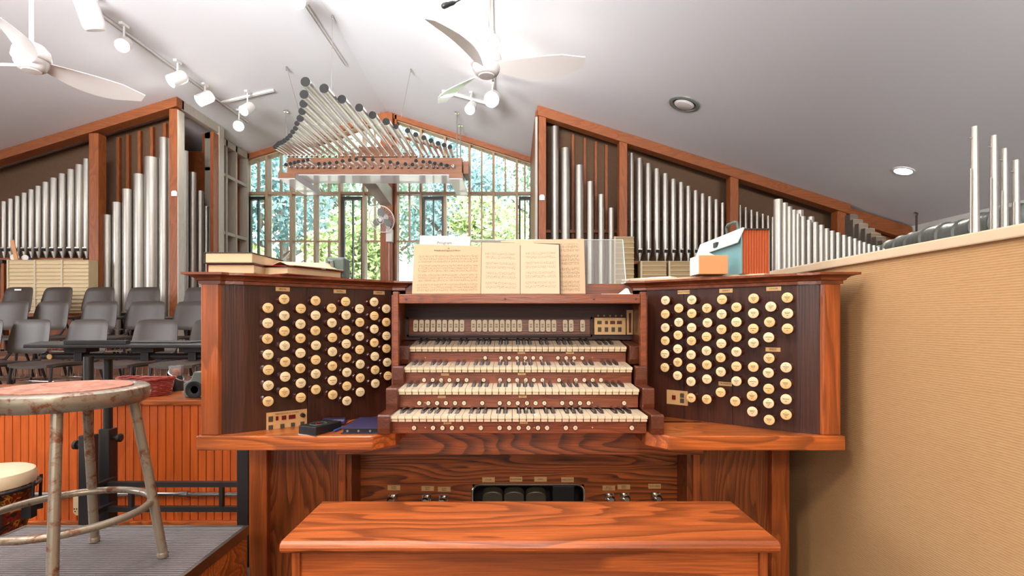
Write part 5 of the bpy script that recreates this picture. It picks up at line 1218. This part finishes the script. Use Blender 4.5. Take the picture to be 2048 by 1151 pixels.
# books
def book(name, x0, x1, y0, y1, z0, h, cover, label, ang=0, tiltx=0):
    c = Vector(((x0+x1)/2, (y0+y1)/2, z0)); t = empty(name, c, label, 'book'); R4 = Matrix.Translation(c) @ Matrix.Rotation(math.radians(ang), 4, 'Z') @ Matrix.Rotation(math.radians(tiltx), 4, 'Y')
    w_, d_ = x1-x0, y1-y0
    MB().mbox(R4 @ Matrix.Translation((0, 0, h/2)), w_-.006, d_-.006, h-.005).build('page_block', M['page_edge'], t, bevel=.003)
    b = MB(); b.mbox(R4 @ Matrix.Translation((0, 0, .00125)), w_, d_, .0025); b.mbox(R4 @ Matrix.Translation((0, 0, h-.00125)), w_, d_, .0025); b.mbox(R4 @ Matrix.Translation((-w_/2+.001, 0, h/2)), .0025, d_, h); b.build('cover', M[cover], t, bevel=.001); return t
xL = rx(407, 1.72)
book('thick_book', xL+.001, xL+.159, 1.735, 1.975, ZTOP, .034, 'cover_red', 'lower thick book with cream pages on the console top near the chairs', 0)
book('thick_book', xL-.002, xL+.158, 1.725, 1.965, ZTOP+.0345, .037, 'cover_grey', 'upper thick dark covered book of the pair on the console top', 0)
c = Vector((-.77, 1.895, ZTOP+.001)); t = empty('ring_binder', c, 'dark red ring binder stuffed with sheets beside the two thick books', 'binder')
R4 = Matrix.Translation(c) @ Matrix.Rotation(math.radians(-32), 4, 'Z')
MB().mbox(R4 @ Matrix.Translation((0, 0, .0015)), .20, .24, .003).build('cover', M['cover_red'], t)
MB().mbox(R4 @ Matrix.Translation((.008, 0, .016)) @ Matrix.Rotation(.04, 4, 'Y'), .17, .22, .024).build('sheets', M['page_edge'], t)
MB().mbox(R4 @ Matrix.Translation((0, 0, .034)) @ Matrix.Rotation(.07, 4, 'Y'), .20, .24, .003).build('cover', M['cover_red'], t)
b = MB(); q = R4 @ Vector((-.085, -.122, .012)); b.path([q+Vector((.009*math.cos(a*math.tau/14), 0, .011*math.sin(a*math.tau/14))) for a in range(14)], .003, 6, True); b.build('ring', M['brass'], t)
b = MB(); vs = []; fs = []; nx = 14
for j in (0, 1):
    for i in range(nx+1):
        u = i/nx
        for k in (0, 1):
            x = -.10+.22*u; y = -.10+.2*k; z = .041+.026*math.exp(-((u-.62)/.14)**2)*(1 if k else .5)-.010*u+(-.002 if j else 0); vs.append(R4 @ Vector((x, y, z)))
S_ = 2*(nx+1)
for i in range(nx): a = 2*i; fs += [(a, a+2, a+3, a+1), (S_+a, S_+a+1, S_+a+3, S_+a+2), (a, S_+a, S_+a+2, a+2), (a+1, a+3, S_+a+3, S_+a+1)]
fs += [(0, 1, S_+1, S_), (2*nx, S_+2*nx, S_+2*nx+1, 2*nx+1)]
b.add(vs, fs); tag(b.build('loose_sheets', M['page']), 'loose curling cream sheets lying on top of the dark red binder', 'paper')
c = Vector((rx(672, 1.97), 1.97, ZTOP)); t = empty('desk_speaker', c, 'small grey-green rounded box with a strap on the console top', 'speaker')
MB().box(c.x-.035, c.x+.039, 1.95, 2.02, ZTOP, ZTOP+.083).build('body', M['grn_grey'], t, bevel=.011, seg=4)
b = MB(); b.path([(c.x-.02, 1.944, ZTOP+.068), (c.x-.006, 1.943, ZTOP+.066), (c.x-.004, 1.942, ZTOP+.03), (c.x-.016, 1.935, ZTOP+.007), (c.x-.035, 1.93, ZTOP+.005)], .0065, 8); b.build('strap', M['duct'], t, smooth=True)
# right side of the console top
tag(MB().pz([(.47, 2.09), (.62, 2.03), (.88, 1.83), (.97, 1.90), (.80, 2.25), (.5, 2.3)], ZTOP, ZTOP+.012).build('paper_stack', M['page'], bevel=.001), 'flat pile of large cream papers under the peach box', 'paper stack')
tag(MB().pz([(.46, 2.20), (.62, 2.05), (.66, 2.10), (.60, 2.32)], ZTOP+.0125, ZTOP+.020).build('envelope', M['paper']), 'white envelope corner lying at the inner end of the paper pile', 'envelope')
zf = ZTOP+.0125; t = empty('expanding_file', (.86, 2.03, zf), 'teal expanding file box with orange pleats and a carry handle', 'file box')
x0, x1, y0, y1, zt_ = .812, .915, 1.86, 2.27, 1.395
MB().box(x0, x0+.006, y0+.003, y1, zf, zt_-.018).build('front_board', M['teal'], t, bevel=.001)
MB().box(x1-.004, x1, y0+.003, y1, zf, zt_).build('back_board', M['teal'], t, bevel=.001)
b = MB(); k_ = 20; pts = []
for i in range(k_+1): pts.append((x0+.006+(x1-x0-.010)*i/k_, y0+(.006 if i % 2 else 0)))
b.pz(pts+[(x1-.004, y1-.005), (x0+.006, y1-.005)], zf, zt_-.004); b.build('pleats', M['file_orange'], t)
MB().box(x0+.003, x1, y0-.003, y1, zt_-.004, zt_).build('rim', M['cover_grey'], t)
b = MB(); b.prism([(x0-.016, y0-.004, zt_-.050), (x0-.013, y0-.004, zt_-.052), (x0+.012, y0-.004, zt_+.002), (x0+.004, y0-.004, zt_+.004)], (0, y1-y0+.012, 0)); b.build('lid', M['teal_l'], t, bevel=.0015)
b = MB(); ym = y0+.10; b.path([(x0+.012, ym-.05, zt_), (x0+.008, ym-.047, zt_+.030), (x0+.006, ym-.03, zt_+.036), (x0+.006, ym+.03, zt_+.036), (x0+.008, ym+.047, zt_+.030), (x0+.012, ym+.05, zt_)], .0055, 8); b.build('handle', M['grn_grey'], t, smooth=True)
MB().mbox(Matrix.Translation((x0-.012, y0+.2, zt_-.03)), .012, .03, .02).build('latch', M['black'], t, bevel=.002)
t = empty('card_box', (.715, 1.93, zf), 'small peach and white box in front of the teal file', 'box')
MB().box(.668, .772, 1.875, 1.965, zf, zf+.068).build('box', M['peach'], t, bevel=.002)
MB().box(.6655, .6678, 1.876, 1.964, zf+.001, zf+.067).build('side_label', M['paper'], t)
b = MB(); b.prism([(.69, 1.92, zf+.069), (.75, 1.92, zf+.069), (.72, 1.92, zf+.083), (.706, 1.92, zf+.085)], (0, .006, 0)); tag(b.build('note_card', M['paper']), 'white card peak sticking up from the peach box', 'paper')
# on the ledge
c = Vector((rx(640, 1.74), 1.745, ZL)); t = empty('tuner_box', c, 'black box with green dial marks on the console ledge', 'metronome')
R4 = Matrix.Translation(c) @ Matrix.Rotation(math.radians(-24), 4, 'Z')
MB().mbox(R4 @ Matrix.Translation((0, 0, .015)), .074, .118, .028).build('body', M['black'], t, bevel=.003)
MB().mbox(R4 @ Matrix.Translation((0, 0, .001)), .076, .12, .002).build('base_edge', M['chrome'], t)
b = MB(); b.path([R4 @ Vector((.024*math.cos(a), -.01+.028*math.sin(a), .0293)) for a in [i*math.tau/28 for i in range(28)]], .0014, 4, True); b.build('dial', M['grn_grey'], t)
MB().mbox(R4 @ Matrix.Translation((0, -.01, .031)), .005, .02, .004).build('pointer', M['cover_red'], t)
tag(MB().mbox(Matrix.Translation((rx(668, 1.86), 1.86, ZL+.012)) @ Matrix.Rotation(math.radians(12), 4, 'Z'), .085, .05, .022).build('glasses_case', M['navy'], bevel=.008, seg=3), 'soft dark purple case at the foot of the jamb behind the black box', 'case')
b = MB(); b.path([(rx(669, 1.74), 1.735, ZL+.005), (rx(686, 1.79), 1.79, ZL+.005)], .0038, 8); tag(b.build('pen', M['blue']), 'blue pen on the ledge between the black box and binder', 'pen')
b = MB(); b.path([(rx(689, 1.86), 1.85, ZL+.004), (rx(706, 1.92), 1.92, ZL+.004)], .0036, 8); tag(b.build('pencil', M['file_orange']), 'orange pencil on the ledge behind the blue pen', 'pencil')
t = empty('zip_binder', (-.50, 1.77, ZL), 'flat navy binder with three bright rings on the console ledge', 'binder')
b = MB(); zz = ZL+.001; b.pz([(-.556, 1.705), (-.40-.03, 1.705), (-.43, 1.88), (-.545, 1.88)], zz, zz+.003); b.build('cover', M['navy'], t)
b = MB(); b.pz([(-.55, 1.712), (-.432, 1.712), (-.432, 1.87), (-.54, 1.87)], zz+.003, zz+.016); b.build('spine', M['black'], t)
b = MB(); b.prism([(-.556, 1.705, zz+.016), (-.43, 1.705, zz+.016), (-.43, 1.88, zz+.020), (-.545, 1.88, zz+.020)], (0, 0, .003)); b.build('cover', M['navy'], t)
for x in (-.536, -.50, -.462): MB().lathe([(.004, 0), (.004, .003)], (x, 1.712, zz+.009), (0, -1, 0), 12).build('ring', M['chrome'], t)

# ================================================================== BENCH
BX = .047
B = empty('organ_bench', (BX, 1.52, 0), 'wide orange oak organ bench pulled up to the console', 'bench')
zb = .493; b = MB(); y0, y1 = 1.362, 1.682
pr = [(y0+.008, zb-.030), (y0+.002, zb-.022), (y0, zb-.014), (y0+.003, zb-.005), (y0+.012, zb), (y1-.006, zb), (y1, zb-.006), (y1, zb-.028), (y1-.004, zb-.030)]
b.prism([(BX-.652, y, z) for y, z in pr], (1.304, 0, 0)); b.build('seat_top', M['oak_bench'], B, bevel=.003)
for s in (-1, 1): MB().box(BX+s*.632, BX+s*.610, 1.392, 1.655, 0, zb-.030).build('end_board', M['oak_z'], B, bevel=.002)
MB().box(BX-.610, BX+.610, 1.402, 1.424, zb-.25, zb-.030).build('front_panel', M['oak_bench'], B)
MB().box(BX-.610, BX+.610, 1.62, 1.64, zb-.15, zb-.030).build('rear_rail', M['oak_bench'], B)
